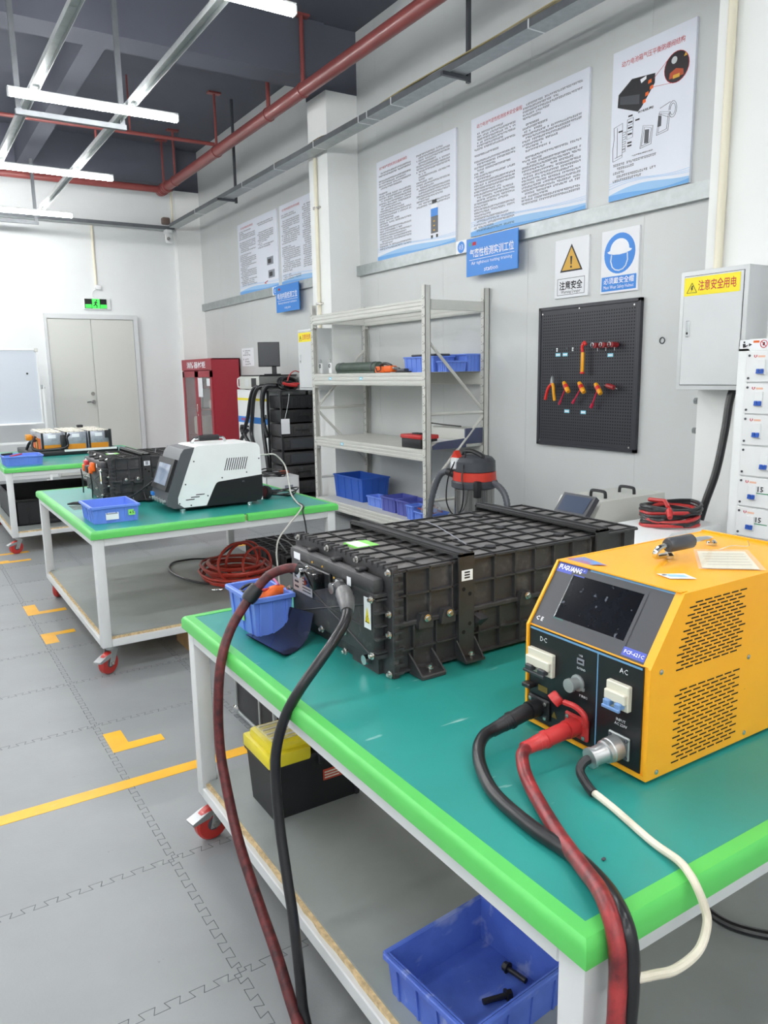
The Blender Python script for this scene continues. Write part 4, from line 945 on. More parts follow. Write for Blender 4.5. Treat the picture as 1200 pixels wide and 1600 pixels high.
part('base_plate', MB().box(1.27, 1.74, ya + .01, yb - .01, .767, .776), BLACKPL, t)
sc = mesh_of(MB().lathe([(.0045, 0), (.0045, .0015), (0, .0025)], (0, 0, 0), (0, -1, 0), 8), DARKGREY)
for x, z in ((1.37, 1.03), (1.315, .905), (1.275, .80), (1.34, .785), (1.44, .83), (1.53, .925), (1.68, .945), (1.76, 1.02)): inst('screw', sc, t, (x, ya, z))
hd = part('handle', MB().tube(spline([(1.43, 4.34, 1.115), (1.435, 4.34, 1.13), (1.46, 4.34, 1.142), (1.60, 4.34, 1.142), (1.625, 4.34, 1.13), (1.63, 4.34, 1.115)], 5), .008, n=8), CHROME, t)
part('grip', MB().cyl((1.47, 4.34, 1.142), (1.59, 4.34, 1.142), .017, n=14), BLACKPL, hd)
part('port', MB().cyl((1.77, 4.30, 1.02), (1.80, 4.30, 1.02), .012, n=10).cyl((1.77, 4.30, 1.06), (1.785, 4.30, 1.06), .01, n=10), BLACKPL, t)
cable('air_tube', [(1.80, 4.30, 1.02), (1.87, 4.30, 1.022), (1.933, 4.30, 1.015), (1.985, 4.28, .95), (1.96, 4.18, .87), (1.93, 4.09, .80), (1.926, 3.996, .757), (1.89, 3.87, .758), (1.861, 3.845, .734), (1.797, 3.835, .678), (1.729, 3.84, .60), (1.71, 3.84, .53), (1.707, 3.83, .448), (1.72, 3.82, .25), (1.75, 3.78, .02)], .005, mat('translucent grey tube', '#BDBDB6', .3), 'pale grey air tube arching from the white tester down the bench edge', 'hose')
part('power_cord', MB().tube(spline([(1.77, 4.37, .82), (1.84, 4.38, .785), (1.95, 4.40, .757), (2.02, 4.28, .757), (1.95, 4.08, .757), (1.915, 3.90, .757), (1.885, 3.846, .732), (1.897, 3.835, .622), (1.905, 3.83, .4), (1.92, 3.8, .02)]), .0045, n=6), BLKCAB, t)
b = MB()
for k_ in range(3):
    r0 = .07 + k_ * .012
    b.tube([(1.98 + r0 * 1.3 * math.cos(a * .314), 4.36 + r0 * math.sin(a * .314), .758 + .012 * k_ + .01 * math.sin(a * .628 + k_)) for a in range(20)], .0045, n=6, closed=True)
single('coiled_cord', b, BLKCAB, 'loosely coiled black cord behind the white tester', 'cable')
t = thing('power_plug', 'black round power plug lying beside the white tester', 'plug', (1.86, 4.28, .75))
part('plug_head', MB().lathe([(0, 0), (.04, 0), (.042, .02), (.036, .026), (.036, .034), (.018, .045), (.014, .09), (0, .09)], (1.845, 4.29, .793), (1, .25, -.15), 18), BLACKPL, t)
part('ring', MB().lathe([(.020, 0), (.030, 0), (.030, -.003), (.020, -.003)], (1.845, 4.29, .793), (1, .25, -.15), 18), REDSLEEVE, t)
cable('probe_lead', [(.885, 4.75, .762), (.93, 4.70, .77), (.99, 4.63, .775), (1.05, 4.58, .79), (1.10, 4.53, .805), (1.18, 4.50, .86), (1.24, 4.49, .90), (1.29, 4.53, .93)], .006, BLKCAB, 'black probe lead running along the pack behind the white tester', n=8)
t = thing('lead_clip', 'black probe clip on the teal mat beside the far battery pack', 'clip', (.84, 4.75, .75))
part('clip_body', MB().tube([(.80, 4.80, .76), (.83, 4.78, .765), (.87, 4.76, .765), (.90, 4.74, .765)], [.005, .009, .011, .009], n=8), BLACKPL, t)
single('clear_sleeve', MB().box(.80, .95, 4.62, 4.78, .75, .7525), CLEAR, 'clear plastic sleeve lying left of the far battery pack', 'sleeve')
# hose coil and cable on its lower shelf
b = MB(); rnd = random.Random(3)
pts = []
for k_ in range(11 * 16):
    a = k_ / 16 * 2 * math.pi; lay = k_ / 16
    r0 = .165 + .03 * math.sin(lay * 1.7); pts.append((1.745 + r0 * 1.12 * math.cos(a) + .01 * math.sin(lay * 2.3), 4.58 + r0 * 1.5 * math.sin(a), .212 + .0095 * lay + .004 * math.sin(a * 3)))
hc = thing('air_hose', 'coil of red air hose on the middle bench lower shelf', 'hose', (1.745, 4.58, .2005))
part('coil', MB().tube(pts, .0085, n=8), HOSE, hc)
for cx, cz, rx, rz, yy, tl in ((1.72, .335, .155, .12, 4.46, .2), (1.79, .33, .14, .115, 4.55, -.15), (1.83, .315, .12, .10, 4.42, .35)):
    part('loop', MB().tube([(cx + rx * math.cos(a * .2618), yy + tl * rz * math.sin(a * .2618) + .06 * math.cos(a * .2618), cz + rz * math.sin(a * .2618)) for a in range(24)], .0085, n=8, closed=True), HOSE, hc)
part('end_fitting', MB().cyl((1.56, 4.33, .215), (1.50, 4.36, .215), .009, n=8), CHROME, hc)
cable('shelf_cable', [(1.62, 4.50, .21), (1.52, 4.55, .21), (1.45, 4.75, .21), (1.44, 5.0, .21), (1.52, 5.2, .21), (1.66, 5.22, .212), (1.80, 5.1, .23), (1.88, 4.95, .33), (1.90, 4.85, .36)], .007, BLKCAB, 'black cable looped left of the red hose coil', n=8)
# black ribbed lid stack right of the middle bench
t = thing('ribbed_cover', 'black ribbed battery cover standing on the floor right of the middle bench', 'cover', (2.36, 5.02, 0))
b = MB().box(2.16, 2.62, 4.70, 5.40, 0, .245)
part('shell', b, PACK, t)
rb = MB()
for i in range(10): y = 4.70 + i * .0773; rb.box(2.15, 2.63, y, y + .006, .0, .26)
for i in range(7): x = 2.155 + i * .077; rb.box(x, x + .006, 4.69, 5.41, .0, .26)
part('ribs', rb, PACK, t, smooth=False, kind='stuff')
b = MB()
for i in range(4): b.tube(spline([(2.2 + i * .08, 4.75, .265), (2.24 + i * .07, 4.95, .29), (2.3 + i * .05, 5.15, .275), (2.28 + i * .09, 5.35, .268)]), .005, n=6)
single('loose_wires', b, BLKCAB, 'black loose wires lying over the ribbed cover on the floor', 'cable')

# ================================================================== far bench: opened battery modules
t = thing('module_pack', 'opened battery pack of silver modules with amber film on the farthest bench', 'battery pack', (1.55, 8.5, .75))
part('base_tray', MB().box(1.02, 1.88, 8.05, 8.77, .75, .80, .01), BLACKPL, t)
part('skid_plate', MB().box(1.36, 1.86, 8.035, 8.06, .785, .805), WHTPL, t)
xs = [1.155, 1.375, 1.595]; 
for i, x in enumerate(xs):
    for j in range(2):
        y0, y1 = (8.08, 8.40) if j == 0 else (8.42, 8.74)
        md = part('cell_module', MB().box(x, x + .205, y0, y1, .80, .970, .006), CELL, t)
        if j == 0:
            part('amber_film', MB().box(x + .015, x + .195, y0 - .004, y0, .805, .855), AMBER, md)
            part('strap', MB().box(x + .005, x + .025, y0 - .005, y1, .80, .974), BLACKPL, md)
            part('module_label', MB().box(x + .07, x + .14, y0 - .002, y0, .92, .955), PAPER, md, smooth=False)
        else: part('amber_film', MB().box(x + .015, x + .195, y1, y1 + .004, .805, .855), AMBER, md)
        for q in range(4): part('busbar', MB().box(x + .008 + q * .049, x + .045 + q * .049, y0 + .02, y1 - .02, .970, .982, .002), mat('cream busbar cover', '#E4DFD2', .45), md)
for i in range(4): part('side_film', MB().box(1.145, 1.155, 8.10 + i * .16, 8.20 + i * .16, .81, .92), AMBER if i % 2 else ORANGE, t)
part('harness', MB().tube(spline([(1.12, 8.15, .94), (1.08, 8.12, .88), (1.09, 8.1, .82), (1.16, 8.07, .81), (1.38, 8.06, .83), (1.39, 8.06, .92), (1.42, 8.07, .955)]), .012, n=8).tube(spline([(1.05, 8.3, .81), (1.08, 8.25, .88), (1.13, 8.2, .90)]), .014, n=8), BLKCAB, t)
part('end_bracket', MB().box(1.335, 1.378, 8.055, 8.08, .80, .95, .004).box(1.80, 1.82, 8.055, 8.09, .80, .985).box(1.76, 1.81, 8.06, 8.08, .90, .975), BLACKPL, t, kind='stuff')
part('top_plug', MB().box(1.60, 1.66, 8.6, 8.66, .982, 1.01, .006), BLACKPL, t)
part('yellow_plug', MB().box(1.08, 1.14, 8.5, 8.6, .88, .94, .01), AMBER, t)
t = thing('deep_tray', 'large deep black tray on the farthest bench lower shelf', 'tray', (1.17, 8.0, .2005))
k = MB(); x0, x1, y0, y1, z0, z1 = .80, 1.62, 7.42, 8.70, .2005, .43
k.box(x0, x1, y0, y1, z0, z0 + .01).box(x0, x0 + .015, y0, y1, z0, z1).box(x1 - .015, x1, y0, y1, z0, z1).box(x0, x1, y0, y0 + .015, z0, z1).box(x0, x1, y1 - .015, y1, z0, z1)
part('tray_body', k, BLACKPL, t); k = MB()
for xa, xb, yA, yB in ((x0 - .012, x1 + .012, y0 - .012, y0 + .01), (x0 - .012, x1 + .012, y1 - .01, y1 + .012), (x0 - .012, x0 + .01, y0, y1), (x1 - .01, x1 + .012, y0, y1)): k.box(xa, xb, yA, yB, z1 - .012, z1 + .004, .003)
part('rim', k, BLACKPL, t)
for i in range(5): part('rib', MB().box(x0 + .1 + i * .15, x0 + .108 + i * .15, y0 - .008, y0, z0, z1 - .012), BLACKPL, t)
part('label', MB().box(1.00, 1.05, y0 - .0015, y0, .25, .30), PAPER, t, smooth=False); part('label', MB().box(x0 - .0015, x0, 7.6, 7.75, .25, .31), PAPER, t, smooth=False)
part('side_hook', MB().box(1.0, 1.16, y0 - .03, y0 - .008, .205, .245, .006), BLACKPL, t)
# things lying in the far blue bin
single('marker_pen', MB().cyl((.80, 7.42, .83), (.90, 7.46, .842), .007, n=8), REDPL, 'red pen on the bin at the left edge', 'pen')
single('hand_tool', MB().cyl((.74, 7.5, .842), (.83, 7.52, .845), .010, n=8), BLACKPL, 'black tool handle on the bin at the left edge', 'tool')

# ================================================================== whiteboard on stand
t = thing('whiteboard', 'white rolling whiteboard at the left edge before the double door', 'whiteboard', (1.1, 11.5, 0))
part('board', MB().box(.12, 1.69, 11.49, 11.51, .90, 1.885), LILAC, t)
k = MB().box(.10, 1.71, 11.48, 11.52, 1.878, 1.90, .003).box(.10, 1.71, 11.475, 11.525, .885, .905, .003).box(1.685, 1.705, 11.48, 11.52, .89, 1.89, .003).box(.10, .12, 11.48, 11.52, .89, 1.89)
part('frame', k, WHTPAINT, t)
part('corner_cap', MB().box(1.67, 1.715, 11.475, 11.525, 1.86, 1.905, .004), LGREY2, t)
part('pivot_knob', MB().box(1.705, 1.74, 11.48, 11.52, 1.36, 1.42, .008).cyl((1.74, 11.5, 1.38), (1.765, 11.5, 1.38), .015, n=10), STEEL, t)
for x in (1.735, .06): part('upright', MB().box(x - .015, x + .015, 11.485, 11.515, .06, 1.42), WHTPAINT, t); part('foot', MB().box(x - .02, x + .02, 11.2, 11.8, .04, .07, .004), WHTPAINT, t)
part('cross_bar', MB().box(.06, 1.735, 11.49, 11.51, .62, .65), WHTPAINT, t)
part('pen_shelf', MB().box(.2, 1.6, 11.43, 11.48, .885, .893), WHTPAINT, t)
for x in (1.72, .06):
    for y in (11.22, 11.78): part('caster', MB().cyl((x - .01, y, .02), (x + .01, y, .02), .02, n=12), BLACKPL, t)
part('magnet', MB().cyl((1.555, 11.49, 1.57), (1.555, 11.482, 1.57), .013, n=12), BLACKPL, t)

# ================================================================== fire cabinet
t = thing('fire_cabinet', 'tall red fire equipment cabinet with glazed doors in the far corner', 'cabinet', (4.2, 11.68, 0))
fx, fya, fyb, fz = 3.98, 11.0, 12.36, 1.755
k = MB().box(fx + .02, 4.43, fya, fya + .015, .0, fz).box(fx + .02, 4.43, fyb - .015, fyb, 0, fz).box(4.415, 4.43, fya, fyb, 0, fz).box(fx + .02, 4.43, fya, fyb, fz - .015, fz).box(fx + .02, 4.43, fya, fyb, 0, .05)
part('carcass', k, REDCAB_P, t)
part('header', MB().box(fx, fx + .025, fya, fyb, 1.585, fz, .003), REDCAB_P, t)
k = MB(); txt(k, '消防器材柜', (fx - .001, 11.68, 1.665), WR, UP, .10, .86, .02); part('lettering', k, WHTINK, t, smooth=False)
for d0, d1 in ((fya + .01, 11.675), (11.685, fyb - .01)):
    k = MB().box(fx, fx + .02, d0, d0 + .08, .06, 1.57).box(fx, fx + .02, d1 - .08, d1, .06, 1.57).box(fx, fx + .02, d0, d1, 1.48, 1.575).box(fx, fx + .02, d0, d1, .06, .40)
    d = part('door', k, REDCAB_P, t); part('pane', MB().box(fx + .008, fx + .012, d0 + .08, d1 - .08, .40, 1.48), GLASS, d)
part('door_pull', MB().box(fx - .015, fx, 11.665, 11.695, .95, 1.07, .004).cyl((fx - .01, 11.66, .90), (fx, 11.66, .90), .02, n=10), BOLT, t)
for z in (.55, .98): part('shelf', MB().box(fx + .04, 4.41, fya + .02, fyb - .02, z, z + .012), REDCAB_P, t)
part('notice', MB().box(fx - .001, fx + .001, 11.42, 11.62, 1.18, 1.47), PAPER, t, smooth=False); part('notice', MB().box(fx + .006, fx + .0075, 11.10, 11.25, 1.35, 1.46), PAPER, t, smooth=False)
for y, z0, z1, m, nm, lab in ((12.05, .572, .86, CREAM, 'helmet_box', 'cream box on the lower shelf of the fire cabinet, left'), (11.2, .572, .88, CREAM, 'helmet_box', 'cream box on the lower shelf of the fire cabinet, right'), (11.8, 1.0, 1.3, LGREY, 'hose_reel', 'pale folded hose on the upper shelf of the fire cabinet'), (11.3, 1.0, 1.14, LGREY2, 'blanket', 'folded grey blanket on the upper shelf of the fire cabinet')):
    single(nm, MB().box(fx + .08, 4.36, y - .13, y + .13, z0, z1, .03), m, lab, 'fire gear')
# ================================================================== white test cabinet with black pack rack beside it
cx0 = 3.88
t = thing('test_cabinet', 'white test cabinet with yellow and blue stripes beyond the shelf', 'cabinet', (4.1, 9.2, 0))
part('body', MB().box(cx0, 4.42, 8.78, 9.78, .03, 1.315, .006), WHTPAINT, t)
part('yellow_stripe', MB().box(cx0 - .001, cx0, 8.785, 9.775, 1.175, 1.205), YELSIGN, t, smooth=False)
part('blue_stripe', MB().box(cx0 - .001, cx0, 8.785, 9.775, .885, .965), BLUEINK, t, smooth=False)
part('door_seam', MB().box(cx0 - .0006, cx0, 9.255, 9.26, .05, 1.31), GREYINK, t, smooth=False)
part('door_lock', MB().box(cx0 - .006, cx0, 8.84, 8.88, .95, 1.01), BLACKPL, t)
part('plinth', MB().box(cx0 + .03, 4.40, 8.8, 9.76, 0, .03), BLACKPL, t)
k = MB()
for i in range(4): k.box(cx0 - .0012, cx0 - .0006, 9.5 + i * .045, 9.53 + i * .045, .91, .945)
part('lettering', k, REDINK, t, smooth=False)
t = thing('pack_rack', 'black open rack of stacked battery packs beside the white test cabinet', 'rack', (4.12, 8.6, 0))
k = MB()
for x in (3.86, 4.40):
    for y in (8.36, 8.74): k.box(x - .012, x + .012, y - .012, y + .012, 0, 1.31)
part('upright_frame', k, BLACKPL, t, kind='stuff'); part('top_plate', MB().box(3.85, 4.42, 8.34, 8.76, 1.30, 1.312), BLACKPL, t)
for i, z in enumerate((.06, .25, .42, .60, .76, .93, 1.10)):
    gm = PACK if i < 5 else BLACKPL
    p = part('stacked_pack', MB().box(3.88, 4.395, 8.37, 8.74, z, z + .15, .008), gm, t)
    for q in range(5): part('rib', MB().box(3.90 + q * .11, 3.955 + q * .11, 8.362, 8.372, z + .03, z + .12, .003), gm, p)
    if i in (2, 3): part('front_plate', MB().box(3.97, 4.30, 8.356, 8.364, z + .02, z + .13, .004), DARKGREY, p)
    if i in (1, 4, 5): part('handle', MB().tube(spline([(4.05, 8.37, z + .08), (4.06, 8.345, z + .08), (4.2, 8.345, z + .08), (4.21, 8.37, z + .08)]), .008, n=6), BLACKPL, p)
t = thing('rack_tag', 'white tag hanging on the black pack rack edge', 'tag', (3.86, 8.33, .85)); part('card', MB().box(3.84, 3.95, 8.33, 8.333, .80, .98), PAPER, t, smooth=False)
part('chain', MB().tube(spline([(3.89, 8.332, .98), (3.93, 8.332, 1.12), (3.96, 8.332, 1.28)]), .004, n=5), STEEL, t)
# instruments on top
t = thing('bench_meter', 'grey rack mount meter with front handles on the white test cabinet', 'meter', (4.05, 9.25, 1.316))
part('case', MB().box(3.86, 4.38, 8.98, 9.60, 1.322, 1.485, .006), mat('dark grey metal case', '#7E807E', .4, .3), t)
part('face', MB().box(3.85, 3.862, 8.97, 9.61, 1.325, 1.482, .003), LGREY2, t); part('display', MB().box(3.847, 3.851, 9.05, 9.2, 1.35, 1.46), BLACKPL, t); part('key_panel', MB().box(3.847, 3.851, 9.28, 9.40, 1.36, 1.45), LGREY, t)
part('handle', MB().tube(spline([(3.85, 9.58, 1.35), (3.82, 9.58, 1.355), (3.82, 9.58, 1.45), (3.85, 9.58, 1.46)]), .008, n=8), WHTPL, t)
part('feet', MB().box(3.9, 3.94, 9.05, 9.09, 1.315, 1.323).box(4.3, 4.34, 9.05, 9.09, 1.315, 1.323).box(3.9, 3.94, 9.5, 9.54, 1.315, 1.323).box(4.3, 4.34, 9.5, 9.54, 1.315, 1.323), BLACKPL, t, kind='stuff')
part('top_mat', MB().box(3.87, 4.38, 8.97, 9.6, 1.485, 1.50), BLACKPL, t)
t = thing('monitor', 'black flat monitor standing on the grey meter', 'monitor', (4.06, 9.05, 1.50))
M_ = Matrix.Translation((4.04, 9.05, 0)) @ Matrix.Rotation(R(-24), 4, 'Z')
part('panel', MB().box(-.135, .135, -.015, .02, 1.60, 1.905, .004).xf(M_), BLACKPL, t); part('screen', MB().box(-.126, .126, -.0165, -.0145, 1.612, 1.895).xf(M_), mat('monitor dark screen', '#34373D', .3), t)
part('stand', MB().box(.03, .09, 0, .03, 1.51, 1.62).box(-.07, .14, -.07, .08, 1.50, 1.512, .003).xf(M_), BLACKPL, t)
b = MB(); rnd = random.Random(5)
for i in range(9):
    r0 = .08 + .02 * rnd.random(); cy = 8.62 + rnd.uniform(-.06, .06); cz = 1.36 + rnd.uniform(0, .06); ph = rnd.random()
    b.tube([(4.08 + r0 * 1.3 * math.cos(a * .393), cy + .05 * math.sin(a * .393 + ph), cz + r0 * .55 * math.sin(a * .393)) for a in range(16)], .011, n=6, closed=True)
single('cable_heap', b, BLKCAB, 'heap of black cables on top of the black pack rack', 'cable')
single('test_clips', MB().tube(spline([(3.92, 8.42, 1.40), (4.0, 8.40, 1.375), (4.1, 8.40, 1.365)]), .018, n=8).tube(spline([(3.98, 8.44, 1.38), (4.08, 8.42, 1.39), (4.16, 8.41, 1.385)]), .014, n=8), REDPL, 'red clamp handles on the black cable heap', 'clamp')
cable('red_wire', [(4.02, 8.5, 1.42), (4.06, 8.5, 1.50), (4.14, 8.52, 1.54), (4.24, 8.54, 1.50), (4.27, 8.55, 1.42)], .006, REDPL, 'thin red wire arching over the black cable heap', n=6)
for i, (y, e) in enumerate(((9.05, .25), (8.95, .12))):
    cable('charging_cable', [(4.0, 8.75, 1.36), (3.92, 8.92, 1.36), (3.84, y + .02, 1.34), (3.81, y + .10, 1.22), (3.80, y + .12 + e * .3, .98), (3.79, y + .06 + e, .75), (3.78, y + .05, .55), (3.75, y, .25), (3.72, y - .1, .03), (3.5, y - .3, .03)], .026, BLKCAB, 'thick black charging cable hanging down the white cabinet, %s one' % ('left' if i == 0 else 'second left'))
cable('charging_cable', [(3.93, 8.6, 1.37), (3.85, 8.70, 1.36), (3.81, 8.76, 1.25), (3.80, 8.78, 1.0), (3.79, 8.74, .75), (3.78, 8.66, .5), (3.76, 8.58, .35)], .026, BLKCAB, 'thick black charging cable hanging at the cabinet right edge')
cable('charging_cable', [(3.95, 8.68, 1.37), (3.86, 8.80, 1.36), (3.82, 8.84, 1.2), (3.81, 8.78, .95), (3.80, 8.66, .75)], .022, BLKCAB, 'shorter thick black cable beside the rightmost charging cable')
t = thing('charging_gun', 'black charging gun hooked on the white test cabinet', 'charging gun', (3.80, 9.45, .75))
part('grip', MB().tube(spline([(3.80, 9.28, .80), (3.80, 9.40, .74), (3.80, 9.52, .66), (3.80, 9.58, .60)]), .024, n=10), BLACKPL, t)
part('nozzle', MB().tube(spline([(3.80, 9.42, .75), (3.80, 9.46, .80), (3.80, 9.44, .85)]), .034, n=12), BLACKPL, t)
part('hook', MB().box(3.80, 3.89, 9.42, 9.46, .83, .85), BLACKPL, t)
# carton
t = thing('carton', 'white open carton of cords on the floor by the shelf end', 'carton', (3.5, 8.1, 0))
k = MB().box(3.38, 3.78, 7.78, 8.3, .12, .13).box(3.38, 3.385, 7.78, 8.3, .12, .37).box(3.775, 3.78, 7.78, 8.3, .12, .37).box(3.38, 3.78, 7.78, 7.785, .12, .37).box(3.38, 3.78, 8.295, 8.3, .12, .37)
part('box', k, WHTPL, t); part('stand', MB().box(3.40, 3.76, 7.8, 8.28, 0, .12), LGREY, t)
part('print', MB().box(3.60, 3.70, 7.7785, 7.7798, .22, .27), GREYINK, t, smooth=False)
b = MB()
for i in range(5): b.tube([(3.58 + .13 * math.cos(a * .393 + i), 8.04 + (.14 + .02 * i) * math.sin(a * .393 + i), .365 + .01 * i + .012 * math.sin(a * .8)) for a in range(16)], .008, n=6, closed=True)
single('cord_tangle', b, BLKCAB, 'tangle of dark cords in the white carton', 'cable')
single('orange_clips', MB().box(3.62, 3.70, 7.88, 7.96, .39, .42, .01).box(3.68, 3.74, 7.95, 8.02, .385, .41, .008), mat('rust plastic', '#A34C2E', .5), 'rusty orange clips in the white carton', 'clip')
# cabinet on the middle column
def eleccab(x0, x1, y0, y1, z0, z1, label, lettering=True):
    t = thing('electrical_cabinet', label, 'electrical cabinet', ((x0 + x1) / 2, (y0 + y1) / 2, z0))
    part('enclosure', MB().box(x0 + .002, x1, y0, y1, z0, z1, .004), LGREY, t)
    d = part('door', MB().box(x0 - .004, x0 + .004, y0 + .028, y1 - .028, z0 + .028, z1 - .028, .002), LGREY, t)
    g = MB()
    for a, b_, c, e in ((y0 + .025, y1 - .025, z0 + .025, z0 + .028), (y0 + .025, y1 - .025, z1 - .028, z1 - .025), (y0 + .025, y0 + .028, z0 + .025, z1 - .025), (y1 - .028, y1 - .025, z0 + .025, z1 - .025)): g.box(x0 + .0005, x0 + .003, a, b_, c, e)
    part('door_gap', g, BLACKPL, t, smooth=False)
    yl = y1 - .065; zm = z0 + (z1 - z0) * .52
    l = part('latch', MB().box(x0 - .010, x0 - .004, yl - .012, yl + .012, zm - .045, zm + .045, .005), CHROME, d); part('keyhole', MB().cyl((x0 - .011, yl, zm - .025), (x0 - .009, yl, zm - .025), .007, n=10), BLACKPL, d)
    ya, yb2, za, zb2 = y0 + .045, y1 - .03, z1 - .135, z1 - .035
    lb = part('warning_label', MB().box(x0 - .0055, x0 - .004, ya, yb2, za, zb2), YELSIGN, t, smooth=False)
    k = MB(); txt(k, '注意安全用电', (x0 - .006, ya + (yb2 - ya) * .40, (za + zb2) / 2 + .002), WR, UP, .058, (yb2 - ya) * .68, .01); part('lettering', k, REDINK, lb, smooth=False)
    k = MB(); yc = yb2 - .05; zc = (za + zb2) / 2 - .012
    tri = [(yc + .032, zc - .022), (yc - .032, zc - .022), (yc, zc + .032)]
    for i in range(3): k.cyl((x0 - .006, *tri[i]), (x0 - .006, *tri[(i + 1) % 3]), .0016, n=4)
    k.prism([(yc + .001, zc + .016), (yc - .008, zc + .016), (yc - .002, zc + .002), (yc - .008, zc + .002), (yc + .004, zc - .016), (yc + .001, zc - .003), (yc + .007, zc - .003)], 'x', x0 - .0062, x0 - .0055)
    part('bolt_symbol', k, INK, lb, smooth=False); return t
eleccab(3.88, 4.08, 7.46, 7.89, 1.325, 1.985, 'grey electrical cabinet on the middle column behind the shelf')
eleccab(3.88, 4.08, 2.49, 2.91, 1.375, 2.035, 'grey electrical cabinet with yellow warning label on the right column')
cable('cabinet_cable', [(3.97, 2.60, 1.38), (3.95, 2.605, 1.30), (3.92, 2.60, 1.15), (3.87, 2.605, .92), (3.82, 2.64, .70), (3.80, 2.66, .5), (3.80, 2.66, .05)], .022, BLKCAB, 'thick black cable dropping from the right electrical cabinet')
cable('cabinet_cable', [(3.98, 7.66, 1.33), (3.95, 7.66, 1.1), (3.93, 7.64, .8), (3.95, 7.62, .4), (3.96, 7.62, .02)], .026, BLKCAB, 'thick black cable below the cabinet on the middle column')
# ================================================================== wall posters and signs
def para(mb, y_left, y_right, z_top, x, rows, rh, ch, seed, indent=True):
    """rows of tiny print strokes on the wall plane; y_left is the larger y"""
    rnd = random.Random(seed); z = z_top
    for r in range(rows):
        if rnd.random() < .08: z -= rh; continue
        L = y_left - y_right; full = rnd.random() < .62; end = L if full else L * rnd.uniform(.25, .9); s = ch * 2 if (indent and rnd.random() < .35) else 0
        while s + ch < end:
            a = y_left - s; w = ch * .82
            if rnd.random() > .04:
                h = rh * .58
                def bar(u0, u1, v0, v1): mb.add([(x, a - w * u0, z - h * v0), (x, a - w * u1, z - h * v0), (x, a - w * u1, z - h * v1), (x, a - w * u0, z - h * v1)], [(0, 3, 2, 1)])
                pt = rnd.randrange(5)
                if pt != 1: bar(0, 1, .02, .2)
                if pt in (0, 3): bar(.08, .92, .42, .58)
                if pt in (1, 2, 4): bar(.1, .28, 0, 1)
                if pt in (0, 2): bar(.42, .6, 0, 1)
                if pt in (1, 3, 4): bar(.68, .86, .1, 1)
                if pt in (0, 1, 4): bar(.05, .95, .82, 1)
            s += ch
        z -= rh
    return z
def wave(t, y0, y1, z0, x):
    for m, base, amp, ph, o in ((SKYINK, .035, .028, 0.2, .0004), (mat('mid blue print', '#6FAEEA', .5), .015, .022, 1.4, .0008)):
        k = MB(); n = 16; top = [(y1 + (y0 - y1) * i / n, z0 + base + amp * (math.sin(i / n * 4.2 + ph) + (i / n) * 1.2)) for i in range(n + 1)]
        k.add([(x - o, y, z) for y, z in top] + [(x - o, y, z0) for y, z in top], [(i, n + 1 + i, n + 2 + i, i + 1) for i in range(n)]); k.f = [tuple(reversed(f)) for f in k.f]
        part('wave_print', k, m, t, smooth=False)
    # thin wavy lines
    k = MB()
    for q in range(3):
        k.tube([(x - .001, y1 + (y0 - y1) * i / 16, z0 + .07 + q * .012 + .025 * math.sin(i / 16 * 4 + q * .3 + .5) + .02 * i / 16) for i in range(17)], .0012, n=4)
    part('wave_lines', k, SKYINK, t, smooth=False, kind='stuff')
def poster(y0, y1, z0, z1, label, title, cols, title_col=0, pics=None):
    x = 4.43
    t = thing('wall_poster', label, 'poster', (x, (y0 + y1) / 2, z0), 'white instruction posters above the wall rails')
    part('board', MB().box(x, X1, y0, y1, z0, z1), POSTER, t, smooth=False); xs = x - .0012
    wave(t, y0, y1, z0, x - .0003)
    W_ = y1 - y0
    if title:
        k = MB(); c0, c1, tz, th = title; txt(k, c0, (xs, *c1), WR, UP, th, tz, 0); part('title', k, REDINK, t, smooth=False)
    k = MB()
    for i, (a, b, zt, rows, rh, ch) in enumerate(cols): para(k, a, b, zt, xs, rows, rh, ch, int(y0 * 100) + i)
    part('body_text', k, INK, t, smooth=False, kind='stuff')
    return t
H1 = .0245
p3 = poster(5.723, 7.047, 2.65, 3.615, 'two column instruction poster left of the blue air tightness sign', ('动力电池气密性检测仪设备操作规范', (6.74, 3.545), .50, .028),
       [(7.0, 6.42, 3.50, 31, H1, .0175), (6.33, 5.80, 3.52, 20, H1, .0175)])
k = MB().box(4.4284, 4.4292, 5.99, 6.10, 2.78, 2.93); q = part('cabinet_picture', k, DARKGREY, p3, smooth=False)
part('picture_blue', MB().box(4.4276, 4.4283, 5.99, 6.10, 2.93, 3.0), BLUEINK, p3, smooth=False); part('picture_top', MB().box(4.4276, 4.4283, 5.995, 6.095, 3.0, 3.035), WHTINK, p3, smooth=False)
k = MB()
for z in (2.80, 2.84, 2.88): k.box(4.427, 4.428, 6.035, 6.06, z, z + .012)
part('picture_dots', k, GOLDINK, p3, smooth=False, kind='stuff'); part('picture_feet', MB().box(4.4284, 4.4292, 6.07, 6.10, 2.735, 2.765).box(4.4284, 4.4292, 5.99, 6.02, 2.735, 2.765).box(4.4284, 4.4292, 6.01, 6.08, 3.045, 3.075), BLACKPL, p3, smooth=False, kind='stuff')
p4 = poster(4.172, 5.507, 2.66, 3.618, 'largest two column safety rules poster above the blue air tightness sign', ('动力电池气密性检测技术安全规程', (5.15, 3.545), .56, .034),
       [(5.46, 4.93, 3.49, 33, H1, .0185), (4.86, 4.22, 3.555, 31, H1, .0185)])
p1 = poster(9.507, 10.84, 2.653, 3.617, 'leftmost wall poster with two small instrument pictures', ('动力电池内阻检测仪操作规范', (10.5, 3.55), .44, .028),
       [(10.78, 10.2, 3.51, 31, H1, .0185), (10.13, 9.6, 3.53, 14, H1, .0185)])
